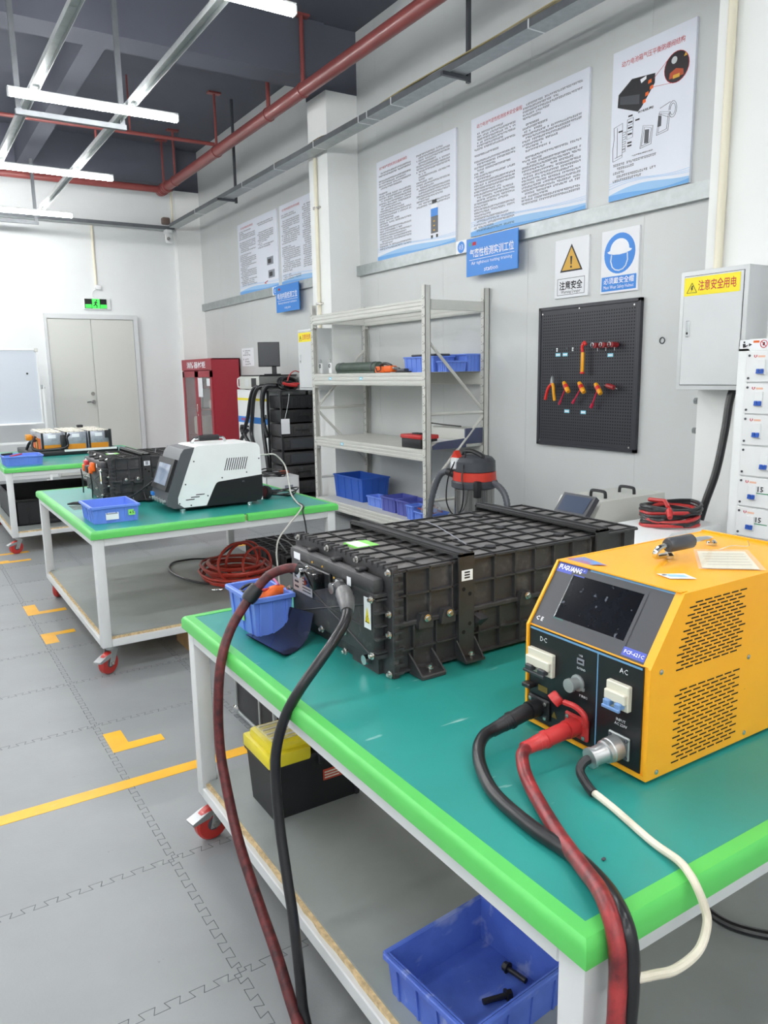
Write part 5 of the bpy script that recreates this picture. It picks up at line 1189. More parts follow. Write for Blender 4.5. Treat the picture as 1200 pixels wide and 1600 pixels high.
for yy, zz in ((9.75, 2.95), (9.72, 2.78)):
    part('picture', MB().box(4.4284, 4.4292, yy - .1, yy + .1, zz, zz + .10), GREYINK, p1, smooth=False); part('picture_dark', MB().box(4.4276, 4.4283, yy - .03, yy + .07, zz + .02, zz + .075), BLACKPL, p1, smooth=False)
part('picture_leads', MB().tube([(4.4285, 9.85, 2.75), (4.4285, 9.95, 2.73), (4.4285, 9.9, 2.72)], .006, n=4), REDPL, p1)
poster(8.08, 9.41, 2.645, 3.62, 'wall poster half hidden by the middle white column', ('动力电池内阻检测技术安全规程', (9.08, 3.555), .50, .030),
       [(9.36, 8.83, 3.50, 33, H1, .0185), (8.76, 8.15, 3.55, 31, H1, .0185)])
p5 = poster(3.301, 3.957, 2.664, 3.629, 'narrow poster with black battery box and valve drawings', ('动力电池箱气压平衡防爆阀结构', (3.63, 3.535), .50, .038),
       [(3.925, 3.56, 2.905, 6, .026, .0165)])
k = MB()
def wp(pts, m, nm, o=.0009):
    k = MB().add([(4.43 - o, y, z) for y, z in pts], [tuple(range(len(pts)))]); k.f = [tuple(reversed(f)) for f in k.f]; return part(nm, k, m, p5, smooth=False)
wp([(3.905, 3.27), (3.90, 3.35), (3.79, 3.42), (3.60, 3.40), (3.60, 3.34), (3.70, 3.22), (3.73, 3.20)], mat('printed black case', '#1B1B20', .4), 'case_picture')
wp([(3.885, 3.285), (3.885, 3.335), (3.72, 3.305), (3.72, 3.245)], DARKGREY, 'case_picture_face', .0012); wp([(3.72, 3.395), (3.67, 3.405), (3.67, 3.385), (3.71, 3.37)], PAPER, 'case_picture_label', .0012)
for i, (y, z) in enumerate(((3.64, 3.36), (3.625, 3.32), (3.66, 3.29), (3.68, 3.25))): wp([(y + .014, z - .012), (y - .014, z - .008), (y - .012, z + .014), (y + .012, z + .01)], ORANGE, 'case_picture_port', .0014)
cy, cz = 3.435, 3.385; ring = [(cy + .092 * math.cos(a * .2618), cz + .092 * math.sin(a * .2618)) for a in range(24)]
wp(list(reversed(ring)), mat('printed dark inset', '#2A2226', .4), 'inset_circle')
part('inset_ring', MB().tube([(4.4288, y, z) for y, z in ring], .002, n=4, closed=True).tube([(4.4288, 3.61, 3.37), (4.4288, 3.50, 3.45)], .0012, n=4).tube([(4.4288, 3.62, 3.32), (4.4288, 3.47, 3.30)], .0012, n=4), REDINK, p5)
wp([(cy + .02 + .022 * math.cos(-a * .5236), cz + .045 + .022 * math.sin(-a * .5236)) for a in range(12)], LGREY, 'inset_valve', .0014)
wp([(3.49, 3.325), (3.38, 3.325), (3.385, 3.36), (3.44, 3.378), (3.485, 3.36)], mat('printed orange brown', '#B8502C', .5), 'inset_port', .0014); wp([(3.46, 3.32), (3.41, 3.32), (3.41, 3.342), (3.46, 3.342)], GOLDINK, 'inset_label', .0018); wp([(3.385, 3.43), (3.36, 3.43), (3.372, 3.452)], GOLDINK, 'inset_mark', .0014)
k = MB()
def ln(pts): k.tube([(4.4288, y, z) for y, z in pts], .0013, n=4)
ln([(3.93, 3.145), (3.855, 3.16), (3.85, 2.94), (3.93, 2.925)]); ln([(3.93, 3.145), (3.925, 3.08), (3.935, 3.0), (3.93, 2.925)]); ln([(3.90, 3.14), (3.895, 2.945)]); ln([(3.915, 2.945), (3.85, 2.955)])
for z in (2.97, 2.99, 3.02, 3.05, 3.08): ln([(3.85, z), (3.825, z + .003), (3.825, z + .018), (3.85, z + .016)])
ln([(3.815, 3.17), (3.765, 3.175), (3.765, 3.05), (3.815, 3.045), (3.815, 3.17)]); ln([(3.815, 3.13), (3.765, 3.135)]); ln([(3.815, 3.095), (3.765, 3.10)])
for (y, z) in ((3.66, 3.03), (3.53, 3.08)):
    for s in (0, .012): ln([(y + .04 - s, z - .07 + s), (y - .05 + s, z - .06 + s), (y - .06 + s, z + .05 - s), (y + .02 - s, z + .07 - s), (y + .04 - s, z - .07 + s)])
ln([(3.45 + .03 * math.cos(a * .5), 3.14 + .05 * math.sin(a * .5)) for a in range(13)]); ln([(3.45 + .02 * math.cos(a * .5), 3.14 + .035 * math.sin(a * .5)) for a in range(13)]); ln([(3.55, 3.17), (3.47, 3.19)]); ln([(3.56, 3.14), (3.48, 3.10)])
part('line_drawing', k, INK, p5, smooth=False, kind='stuff')
wp([(3.668, 2.985), (3.632, 2.98), (3.63, 3.065), (3.665, 3.07)], mat('hatched grey print', '#5A5C62', .5), 'filter_picture'); wp([(3.565, 3.06), (3.535, 3.06), (3.535, 3.12), (3.56, 3.13)], mat('hatched grey print', '#5A5C62', .5), 'filter_picture')
k = MB(); txt(k, '动力电池防爆阀', (4.4286, 3.665, 3.175 + .02), WR, UP, .017, .125, .02); txt(k, '气压平衡防爆阀分布图', (4.4286, 3.68, 2.93 - .01 + .012), WR, UP, .017, .17, .02)
for y, z in ((3.79, 3.19), (3.73, 3.15), (3.79, 3.02), (3.79, 3.0), (3.87, 3.11), (3.79, 3.15), (3.79, 3.115), (3.79, 3.075)): k.box(4.4284, 4.4292, y - .018, y + .018, z - .005, z + .005)
part('captions', k, INK, p5, smooth=False, kind='stuff')
# blue station signs in front of the rail
def bluesign(y0, y1, z0, z1, label, zh, en1, en2):
    x = 4.36; t = thing('station_sign', label, 'sign', (x, (y0 + y1) / 2, z0)); yc = (y0 + y1) / 2; w = y1 - y0; h = z1 - z0
    part('board', MB().box(x, x + .008, y0, y1, z0, z1), BLUEINK, t, smooth=False); part('standoff', MB().box(x + .008, X1 - .045, yc - .06, yc + .06, z1 - .09, z1 - .03), STEEL, t)
    k = MB(); txt(k, zh, (x - .001, yc, z0 + h * .60), WR, UP, h * .24, w * .86, .01); txt(k, en1, (x - .001, yc, z0 + h * .33), WR, UP, h * .12, w * .80); txt(k, en2, (x - .001, yc, z0 + h * .14), WR, UP, h * .12, w * .27)
    k.box(x - .001, x, y0 + w * .06, y1 - w * .06, z0 + h * .425, z0 + h * .437); part('lettering', k, WHTINK, t, smooth=False)
    k = MB(); k.cyl((x - .001, y1 - .05, z1 - .045), (x, y1 - .05, z1 - .045), .018, n=10); part('emblem', k, mat('teal mark', '#3AA0A0', .5), t, smooth=False)
    k = MB().box(x - .001, x, y1 - .13, y1 - .08, z1 - .06, z1 - .032); part('emblem', k, REDINK, t, smooth=False)
bluesign(4.82, 5.478, 2.315, 2.628, 'blue air tightness testing station sign below the large poster', '气密性检测实训工位', 'Air tightness testing training', 'station')
bluesign(8.79, 9.46, 2.295, 2.63, 'blue internal resistance station sign in the far wall bay', '电池内阻检测工位', 'Battery internal resistance', 'testing station')
for y, lab, s in ((5.607, 'round blue 03 number badge on the wall rail', '03'), (9.58, 'round blue 02 number badge on the far wall rail', '02')):
    t = thing('number_badge', lab, 'badge', (4.40, y, 2.54)); part('plate', MB().box(4.401, 4.405, y - .075, y + .075, 2.535, 2.645), WHTINK, t, smooth=False)
    part('disc', MB().cyl((4.4, y, 2.588), (4.4012, y, 2.588), .05, n=20), BLUEINK, t, smooth=False); k = MB(); txt(k, s, (4.3992, y, 2.588), WR, UP, .045); part('number', k, WHTINK, t, smooth=False)
# warning and helmet signs
x = 4.435
t = thing('warning_sign', 'white warning danger sign with amber triangle above the pegboard', 'sign', (x, 4.305, 2.045))
part('board', MB().box(x, X1, 4.132, 4.475, 2.045, 2.475), PAPER, t, smooth=False)
def trip(c, s, h, xx): return MB().prism([(c[0] + s, c[1]), (c[0] - s, c[1]), (c[0], c[1] + h)], 'x', xx - .0005, xx)
part('triangle_edge', trip((4.305, 2.235), .115, .20, x - .0005), INK, t, smooth=False); part('triangle', trip((4.305, 2.247), .095, .165, x - .0012), GOLDINK, t, smooth=False)
k = MB().prism([(4.295, 2.345), (4.315, 2.345), (4.310, 2.285), (4.300, 2.285)], 'x', x - .0026, x - .0019); k.cyl((x - .0026, 4.305, 2.268), (x - .0019, 4.305, 2.268), .009, n=10)
txt(k, '注意安全', (x - .0012, 4.305, 2.135), WR, UP, .065, .235, .02); txt(k, 'Warning Danger', (x - .0012, 4.305, 2.085), WR, UP, .03, .20)
for a, b_, c, d in ((4.165, 4.445, 2.065, 2.068), (4.165, 4.445, 2.185, 2.188), (4.165, 4.168, 2.065, 2.188), (4.442, 4.445, 2.065, 2.188)): k.box(x - .0012, x - .0006, a, b_, c, d)
part('lettering', k, INK, t, smooth=False)
t = thing('helmet_sign', 'white and blue must wear safety helmet sign above the pegboard', 'sign', (x, 3.845, 2.038))
part('board', MB().box(x, X1, 3.678, 4.010, 2.038, 2.469), PAPER, t, smooth=False)
part('disc', MB().cyl((x - .001, 3.845, 2.305), (x, 3.845, 2.305), .138, n=32), BLUEINK, t, smooth=False); part('caption_bar', MB().box(x - .001, x, 3.69, 4.0, 2.052, 2.152), BLUEINK, t, smooth=False)
k = MB(); hc = [(3.845 + .085 * math.cos(R(a)), 2.33 + .075 * math.sin(R(a))) for a in range(0, 181, 15)]
k.prism([(3.735, 2.322), (3.745, 2.312), (3.79, 2.300), (3.845, 2.296), (3.90, 2.300), (3.945, 2.312), (3.955, 2.322)] + hc, 'x', x - .0018, x - .0011)
ol = [(3.775, 2.30), (3.770, 2.255), (3.785, 2.215), (3.81, 2.195), (3.845, 2.188), (3.88, 2.195), (3.905, 2.215), (3.92, 2.255), (3.915, 2.30)]
k.tube([(x - .0014, a, b_) for a, b_ in ol], .005, n=5); txt(k, '必须戴安全帽', (x - .0016, 3.845, 2.122), WR, UP, .045, .27, .01); txt(k, 'Must Wear Safety Helmet', (x - .0016, 3.845, 2.075), WR, UP, .032, .27); part('lettering', k, WHTINK, t, smooth=False)
t = thing('wall_notice', 'small white notice with QR sized photos by the fire cabinet', 'notice', (x, 10.7, 1.63))
t['label'] = 'small white printed notice on the wall beside the red cabinet'
part('sheet', MB().box(x + .008, X1, 10.5, 10.93, 1.63, 1.89), PAPER, t, smooth=False); k = MB(); para(k, 10.88, 10.58, 1.86, x + .007, 3, .03, .035, 4); para(k, 10.88, 10.58, 1.74, x + .007, 3, .035, .035, 5); part('print', k, INK, t, smooth=False, kind='stuff')
# pegboard
t = thing('pegboard', 'large black perforated pegboard of insulated tools', 'pegboard', (4.43, 4.13, .905))
py0, py1, pz0, pz1, px = 3.627, 4.627, .905, 1.985, 4.425
part('panel', MB().box(px, px + .004, py0 + .02, py1 - .02, pz0 + .02, pz1 - .02), PEG, t, smooth=False)
k = MB()
for a, b_, c, d in ((py0, py1, pz0, pz0 + .025), (py0, py1, pz1 - .025, pz1), (py0, py0 + .025, pz0, pz1), (py1 - .025, py1, pz0, pz1)): k.box(px - .008, X1, a, b_, c, d, .002)
part('frame', k, PEG, t)
k = MB(); N = 40; M2 = 43; st = .0228
for i in range(N):
    for j in range(M2):
        y = py0 + .055 + i * st; z = pz0 + .055 + j * st; r = .0048
        k.add([(px - .0004, y - r, z - r), (px - .0004, y + r, z - r), (px - .0004, y + r, z + r), (px - .0004, y - r, z + r)], [(0, 3, 2, 1)])
part('holes', k, HOLE, t, smooth=False, kind='stuff')
for y, z in ((py0 + .06, pz1 - .045), (4.2, pz1 - .03), (py1 - .04, pz1 - .05), (py0 + .06, pz0 + .035), (py1 - .03, pz0 + .035)): part('screw', MB().cyl((px - .002, y, z), (px, y, z), .007, n=8), BOLT, t)
for y, z in ((4.41, 1.616), (4.335, 1.616), (3.886, 1.60), (4.301, 1.181), (4.131, 1.178)):
    l = part('name_tape', MB().box(px - .0012, px - .0004, y - .026, y + .026, z - .013, z + .013), CYANLBL, t, smooth=False)
    part('tape_print', MB().box(px - .0018, px - .0012, y - .02, y + .02, z - .006, z + .006), WHTINK, l, smooth=False)
def hook(y, z, lab, L=.06):
    t = thing('peg_hook', lab, 'hook', (px, y, z)); part('rod', MB().tube([(px, y, z), (px - L, y, z), (px - L - .008, y, z + .012)], .003, n=6), CHROME, t); part('plate', MB().box(px - .003, px - .0005, y - .008, y + .008, z - .015, z + .012), CHROME, t)
hook(4.42, 1.655, 'empty steel peg hook at the upper left of the pegboard'); hook(4.255, 1.655, 'second empty steel peg hook at the upper left of the pegboard')
TOOLR = mat('insulated red handle', '#D8322C', .35); TOOLY = mat('insulated yellow handle', '#F0A81E', .35)
# wrench with yellow grip
wy, wz = -.058, -.062
t = thing('insulated_wrench', 'yellow and red insulated spanner hanging at the upper middle', 'tool', (px, 4.17 + wy, 1.53 + wz))
part('grip', MB().box(px - .055, px - .04, 4.153 + wy, 4.182 + wy, 1.545 + wz, 1.69 + wz, .005), TOOLY, t); part('head', MB().tube(spline([(px - .047, 4.17 + wy, 1.69 + wz), (px - .047, 4.175 + wy, 1.73 + wz), (px - .047, 4.155 + wy, 1.76 + wz), (px - .047, 4.14 + wy, 1.74 + wz)]), .012, n=8), TOOLR, t); part('end', MB().box(px - .056, px - .039, 4.151 + wy, 4.184 + wy, 1.53 + wz, 1.546 + wz, .004), TOOLR, t)
part('rod', MB().cyl((px, 4.163 + wy, 1.745 + wz), (px - .06, 4.163 + wy, 1.745 + wz), .003, n=6), CHROME, t)
for i, (y, lab) in enumerate(((3.994, 'leftmost of three red insulated ring tools on the pegboard'), (3.915, 'middle of three red insulated ring tools on the pegboard'), (3.836, 'rightmost of three red insulated ring tools on the pegboard'))):
    t = thing('ring_tool', lab, 'tool', (px, y, 1.655), 'red ring tools on the pegboard')
    part('ring', MB().tube([(px - .075, y + .013 * math.cos(a * .628), 1.675 + .016 * math.sin(a * .628)) for a in range(10)], .004, n=6, closed=True), CHROME, t)
    part('sleeve', MB().cyl((px - .07, y - .014, 1.672), (px - .01, y - .014, 1.670), .020, n=10), mat('dark red sleeve', '#9A2A2E', .4), t); part('pin', MB().cyl((px - .05, y - .03, 1.655), (px - .05, y - .03, 1.63), .003, n=6), CHROME, t)
t = thing('insulated_pliers', 'insulated pliers with red and yellow handles on the pegboard', 'pliers', (px, 4.43, 1.27))
part('jaw', MB().prism([(4.41, 1.39), (4.44, 1.39), (4.435, 1.43), (4.426, 1.455), (4.417, 1.43)], 'x', px - .05, px - .035), STEEL, t)
part('red_handle', MB().tube(spline([(px - .043, 4.425, 1.395), (px - .045, 4.46, 1.365), (px - .045, 4.48, 1.32), (px - .045, 4.495, 1.268)]), .012, n=8), TOOLR, t); part('yellow_handle', MB().tube(spline([(px - .043, 4.42, 1.395), (px - .048, 4.405, 1.365), (px - .048, 4.40, 1.32), (px - .048, 4.388, 1.262)]), .012, n=8), TOOLY, t)
part('rod', MB().cyl((px, 4.425, 1.385), (px - .06, 4.425, 1.385), .003, n=6), CHROME, t)
for i, (y, z, ty, tz, lab) in enumerate(((4.265, 1.362, 4.348, 1.234, 'leftmost red and yellow T-handle driver on the pegboard'), (4.108, 1.36, 4.206, 1.247, 'middle red and yellow T-handle driver on the pegboard'), (3.945, 1.352, 4.018, 1.218, 'rightmost red and yellow T-handle driver on the pegboard'))):
    t = thing('t_handle_driver', lab, 'driver', (px, y, tz), 'T-handle drivers on the pegboard')
    a = V(px - .045, y + .030, z + .04); b_ = V(px - .065, y - .035, z - .025); m_ = (a + b_) / 2; tip = V(px - .04, ty, tz)
    part('grip', MB().tube([a, a + (b_ - a) * .3, m_, a + (b_ - a) * .7, b_], [.014, .018, .020, .018, .014], n=10), TOOLR, t)
    part('grip_end', MB().tube([a + (b_ - a) * .66, b_ + (b_ - a) * .06], [.0195, .016], n=10), TOOLY, t); part('grip_end', MB().tube([a - (b_ - a) * .04, a + (b_ - a) * .30], [.014, .019], n=10), TOOLY, t)
    part('shaft', MB().tube([m_, m_ + (tip - m_) * .78, m_ + (tip - m_) * .8, tip], [.006, .006, .009 + .0015 * i, .009 + .0015 * i], n=8), mat('insulated crimson shaft', '#C8284A', .35), t); part('rod', MB().cyl((px, y, z + .005), (px - .055, y, z + .005), .003, n=6), CHROME, t)
t = thing('socket_holder', 'red insulated socket on a steel rod at the right of the pegboard', 'tool', (px, 3.84, 1.35))
part('rod', MB().tube([(px - .05, 3.895, 1.388), (px - .05, 3.77, 1.362)], .004, n=6).cyl((px, 3.765, 1.36), (px - .06, 3.765, 1.36), .003, n=6), CHROME, t); part('sleeve', MB().tube([(px - .05, 3.87, 1.384), (px - .05, 3.845, 1.379), (px - .05, 3.80, 1.368)], [.013, .019, .017], n=10), mat('dark red sleeve', '#9A2A2E', .4), t)
t = thing('wall_ring', 'small grey ring fixed on the wall right of the pegboard', 'ring', (X1, 3.46, 1.66)); part('ring', MB().tube([(X1 - .004, 3.46 + .02 * math.cos(a * .393), 1.685 + .02 * math.sin(a * .393)) for a in range(16)], .004, n=6, closed=True), DARKGREY, t)
t['label'] = 'small grey ring fixed on the wall right of the pegboard'
for z in (1.30, 1.12): single('anchor_bolt', MB().cyl((4.12, 2.9, z), (4.12, 2.93, z), .012, n=8).cyl((4.12, 2.925, z), (4.12, 2.945, z), .02, n=6), STEEL, 'dark anchor bolt on the right column below the cabinet, %s one' % ('upper' if z > 1.2 else 'lower'), 'bolt')

# ================================================================== white module rack at the right edge
rx, ry0, ry1 = 3.5, 1.55, 2.275
t = thing('module_rack', 'white equipment rack with rows of breaker modules at the right edge', 'rack', (3.8, 1.9, 0))
part('carcass', MB().box(rx + .004, 4.05, ry0, ry1, .06, 1.63, .004), WHTPAINT, t)
part('front_frame', MB().box(rx, rx + .006, ry1 - .055, ry1, .06, 1.63).box(rx, rx + .006, ry0, ry0 + .055, .06, 1.63).box(rx, rx + .006, ry0, ry1, 1.575, 1.63), WHTPAINT, t)
part('feet', MB().box(3.55, 3.6, ry0 + .02, ry0 + .07, 0, .06).box(3.55, 3.6, ry1 - .07, ry1 - .02, 0, .06).box(3.95, 4.0, ry0 + .02, ry0 + .07, 0, .06).box(3.95, 4.0, ry1 - .07, ry1 - .02, 0, .06), BLACKPL, t, kind='stuff')
part('warning_strip', MB().box(rx - .001, rx, ry0 + .02, ry1 - .004, 1.585, 1.628), PAPER, t, smooth=False)
k = MB(); k.cyl((rx - .0018, 2.247, 1.616), (rx - .0011, 2.247, 1.616), .005, n=8); k.prism([(2.255, 1.609), (2.240, 1.609), (2.240, 1.60), (2.222, 1.604), (2.240, 1.592), (2.252, 1.59)], 'x', rx - .0018, rx - .0011); k.prism([(2.222, 1.611), (2.222, 1.596), (2.206, 1.604)], 'x', rx - .0018, rx - .0011); k.box(rx - .0018, rx - .0011, 2.142, 2.152, 1.598, 1.613); part('pictogram', k, INK, t, smooth=False, kind='stuff')
k = MB().tube([(rx - .0015, 2.147 + .017 * math.cos(a * .393), 1.6055 + .017 * math.sin(a * .393)) for a in range(16)], .002, n=4, closed=True); k.tube([(rx - .0015, 2.159, 1.618), (rx - .0015, 2.135, 1.593)], .002, n=4); part('prohibition_ring', k, REDINK, t)
part('orange_print', MB().box(rx - .0018, rx - .001, 2.17, 2.20, 1.612, 1.622).box(rx - .0018, rx - .001, 2.09, 2.125, 1.612, 1.622), ORANGE, t, smooth=False, kind='stuff')
pitch = .151
for i in range(9):
    z1 = 1.57 - i * pitch; z0 = z1 - pitch + .008
    m_ = part('module', MB().box(rx - .010, rx + .004, ry0 + .045, ry1 - .05, z0, z1, .002), WHTPL, t)
    for z in (z0 + .018, z1 - .018): part('screw', MB().cyl((rx - .0125, ry1 - .066, z), (rx - .010, ry1 - .066, z), .006, n=8), DARKGREY, m_)
    yo = 0 if i != 3 else -.05
    if i < 7:
        br = part('breaker', MB().box(rx - .018, rx - .010, 2.125 + yo, 2.165 + yo, z0 + .035, z0 + .105, .002), WHTPL, m_)
        for y in (2.135, 2.155): part('toggle', MB().box(rx - .027, rx - .018, y - .008 + yo, y + .008 + yo, z0 + .045, z0 + .062, .002), BLUEDK, br)
        part('toggle_bar', MB().box(rx - .028, rx - .02, 2.128 + yo, 2.162 + yo, z0 + .040, z0 + .048), BLUEDK, br)
        if i != 3:
            k = MB(); txt(k, 'U', (rx - .0108, 2.178, z1 - .022), WR, UP, .014, .016, .05); part('logo', k, REDINK, m_, smooth=False); part('logo_print', MB().box(rx - .0108, rx - .0102, 2.13, 2.165, z1 - .027, z1 - .018), mat('pale orange print', '#E8B8A0', .5), m_, smooth=False)
    if i >= 4:
        k = MB(); txt(k, '15' if i != 6 else '16-', (rx - .0112, 2.105 - (0 if i < 6 else -.0), z0 + .09), WR, UP, .026, .03, .02); part('display_digits', k, INK, m_, smooth=False); part('green_line', MB().box(rx - .0112, rx - .0105, 2.06, 2.125, z0 + .068, z0 + .072), mat('green line print', '#1E8A5A', .5), m_, smooth=False)
# ================================================================== white instruments on a low stand behind the battery pack
t = thing('instrument_stand', 'low grey stand mostly hidden behind the near battery pack', 'stand', (3.3, 2.8, 0))
part('top', MB().box(2.92, 3.86, 2.32, 3.42, .50, .53, .004), FRAME, t)
for x in (2.94, 3.80):
    for y in (2.35, 3.36): part('leg', MB().box(x, x + .04, y, y + .04, 0, .50), FRAME, t)
t = thing('portable_instrument', 'cream instrument case with two black handles and tilted display', 'instrument', (3.35, 2.93, .53))
part('case', MB().prism([(3.08, .53), (3.08, .70), (3.14, .80), (3.66, .80), (3.66, .53)], 'y', 2.78, 3.08), LGREY2, t)
for x in (3.235, 3.47):
    part('handle', MB().tube(spline([(x, 2.84, .80), (x, 2.842, .825), (x, 2.855, .836), (x, 2.93, .836), (x, 2.943, .825), (x, 2.945, .80)], 4), .009, n=8), BLACKPL, t)
a = [V(3.0, 2.77, .73), V(3.0, 3.0, .73), V(3.085, 3.0, .832), V(3.085, 2.77, .832)]; nn = V(.025, 0, -.02)
dp = MB().add(a + [p + nn for p in a], [(0, 3, 2, 1), (4, 5, 6, 7), (0, 1, 5, 4), (1, 2, 6, 5), (2, 3, 7, 6), (3, 0, 4, 7)])
d = part('display_frame', dp, DARKGREY, t); part('display', MB().add([V(3.009, 2.79, .7455), V(3.009, 2.98, .7455), V(3.073, 2.98, .822), V(3.073, 2.79, .822)], [(0, 3, 2, 1)]), mat('blue grey display', '#4A5468', .15), d, smooth=False)
part('display_stalk', MB().box(3.04, 3.09, 2.86, 2.92, .70, .78), DARKGREY, t)
t = thing('balance_instrument', 'white sloped instrument under the red and black cable coil', 'instrument', (3.2, 2.5, .53))
part('case', MB().prism([(2.95, .53), (2.95, .60), (3.15, .70), (3.55, .70), (3.55, .53)], 'y', 2.34, 2.68), WHTPAINT, t)
part('display', MB().add([(2.97, 2.56, .6115), (2.97, 2.64, .6115), (3.12, 2.64, .6865), (3.12, 2.56, .6865)], [(0, 3, 2, 1)]), BLACKPL, t, smooth=False)
part('side_knob', MB().cyl((2.95, 2.62, .565), (2.93, 2.62, .565), .012, n=10), BLACKPL, t)
b = MB(); c = MB(); rnd = random.Random(9)
for i in range(9):
    pts = [(3.33 + (.15 + .02 * rnd.random()) * math.cos(a * .393), 2.49 + (.12 + .02 * rnd.random()) * math.sin(a * .393), .712 + .011 * i + .008 * math.sin(a * .8 + i)) for a in range(16)]
    (b if i % 3 else c).tube(spline(pts + pts[:1], 2), .010, n=6)
t = thing('test_lead_coil', 'coil of red and black test leads on the white sloped instrument', 'cable', (3.33, 2.49, .70))
part('black_leads', b, BLKCAB, t); part('red_leads', c, REDPL, t)
part('red_clamp', MB().tube([(3.24, 2.43, .80), (3.2, 2.40, .795), (3.17, 2.37, .77)], [.012, .018, .012], n=8).tube([(3.30, 2.6, .82), (3.27, 2.48, .83), (3.22, 2.42, .81)], .011, n=8), REDPL, t)
# ================================================================== steel shelf
SX0, SX1, SY0, SY1 = 3.756, 4.44, 5.262, 7.33
t = thing('steel_shelf', 'grey four level steel storage shelf against the wall', 'shelf', ((SX0 + SX1) / 2, (SY0 + SY1) / 2, 0))
RACK = mat('rack grey enamel', '#CDCEC8', .45, var=.03)
def post(x, y, s):
    # C-shaped upright, open towards the shelf
    k = MB().box(x, x + .055, y, y + .004, 0, 2.205).box(x, x + .004, y, y + .05, 0, 2.205).box(x + .051, x + .055, y, y + .05, 0, 2.205)
    if s < 0: k = MB().box(x, x + .055, y + .046, y + .05, 0, 2.205).box(x, x + .004, y, y + .05, 0, 2.205).box(x + .051, x + .055, y, y + .05, 0, 2.205)
    p = part('upright', k, RACK, t)
    h = MB()
    for j in range(28):
        z = .12 + j * .073
        h.prism([(y + .010, z + .016), (y + .014, z + .020), (y + .020, z + .002), (y + .016, z - .002)], 'x', x - .0006, x)
        h.box(x - .0006, x, y + .032, y + .037, z, z + .008); h.box(x - .0006, x, y + .032, y + .037, z + .022, z + .028)
    part('keyholes', h, HOLE, p, smooth=False, kind='stuff')
    part('foot_plate', MB().box(x - .01, x + .065, y - .01, y + .06, 0, .004), STEEL_D, p)
for x in (SX0, SX1 - .055):
    post(x, SY0, 1); post(x, SY1 - .05, -1)
LV = ((2.0, 2.10), (1.385, 1.50), (.745, .842), (.09, .19))
for i, (za, zb) in enumerate(LV):
    for x, s in ((SX0 + .006, 1), (SX1 - .046, -1)):
        k = MB(); zt = zb - .004
        k.box(x, x + .04, SY0 + .05, SY1 - .05, za, zt, .003)
        nb = 3
        for q in range(nb): zz = za + (zt - za) * (q + .35) / nb; k.box(x - .006, x, SY0 + .05, SY1 - .05, zz, zz + (zt - za) * .5 / nb)
        part('beam', k, RACK, t)
        for y in (SY0 + .05, SY1 - .054): part('beam_clip', MB().box(x - .004, x + .042, y, y + .004, za - .03, zt + .01), RACK, t)
    for y in (SY0 + .01, SY1 - .045):
        if i == 0: part('side_tie', MB().box(SX0 + .055, SX1 - .055, y, y + .035, za + .012, zb - .008), RACK, t)
    if i == 0: continue
    n = 4; w = (SX1 - SX0 - .02) / 1
    for q in range(n):
        ya = SY0 + .055 + (SY1 - SY0 - .11) * q / n; yb = SY0 + .055 + (SY1 - SY0 - .11) * (q + 1) / n
        part('deck_panel', MB().box(SX0 + .012, SX1 - .012, ya + .001, yb - .001, zb - .003, zb), RACK, t, smooth=False)
for y in (SY0 + .02, SY1 - .03):
    for (xa, za), (xb, zb) in (((SX0 + .05, 1.748), (SX1 - .05, 1.165)), ((SX1 - .05, 1.11), (SX0 + .05, .52)), ((SX0 + .05, 1.148), (SX1 - .05, 1.142)), ((SX0 + .05, .40), (SX1 - .05, .40))):
        if y > 6: xa, xb = SX0 + SX1 - xa, SX0 + SX1 - xb
        part('brace', MB().tube([(xa, y, za), (xb, y, zb)], .014, n=8), RACK, t)
for (y, z) in ((6.93, 1.45), (6.32, 1.45), (6.72, .80)): part('name_tape', MB().box(SX0 - .0005, SX0 + .003, y - .028, y + .028, z - .013, z + .013), CYANLBL, t, smooth=False); part('tape_print', MB().box(SX0 - .001, SX0 - .0004, y - .018, y + .018, z - .005, z + .005), WHTINK, t, smooth=False)
# upper deck
zu = 1.5005
t = thing('tarpaulin_roll', 'dark green rolled tarpaulin on the upper shelf deck', 'roll', (4.05, 6.85, zu))
part('roll', MB().cyl((4.05, 6.45, zu + .055), (4.05, 7.25, zu + .055), .055, n=18).box(4.0, 4.1, 6.47, 7.23, zu, zu + .02), GREENROLL, t); part('strap', MB().cyl((4.05, 6.52, zu + .055), (4.05, 6.54, zu + .055), .058, n=18).cyl((4.05, 7.16, zu + .055), (4.05, 7.18, zu + .055), .058, n=18), DARKGREY, t, kind='stuff')
for y, lab in ((7.26, 'leftmost pale lever clamp standing on the upper shelf deck'), (7.05, 'second pale lever clamp standing on the upper shelf deck')):
    t = thing('lever_clamp', lab, 'clamp', (3.83, y, zu), 'pale lever clamps on the shelf'); part('plate', MB().box(3.82, 3.84, y - .03, y + .03, zu, zu + .11, .012), WHTPL, t); part('eye', MB().tube([(3.818, y + .015 * math.cos(a * .628), zu + .08 + .018 * math.sin(a * .628)) for a in range(10)], .004, n=5, closed=True), DARKGREY, t); part('hook', MB().tube(spline([(3.83, y, zu + .11), (3.83, y - .01, zu + .135), (3.83, y + .008, zu + .145)]), .005, n=6), STEEL, t)
t = thing('power_tool', 'orange and black power tool lying on the upper shelf deck', 'tool', (3.95, 6.2, zu))
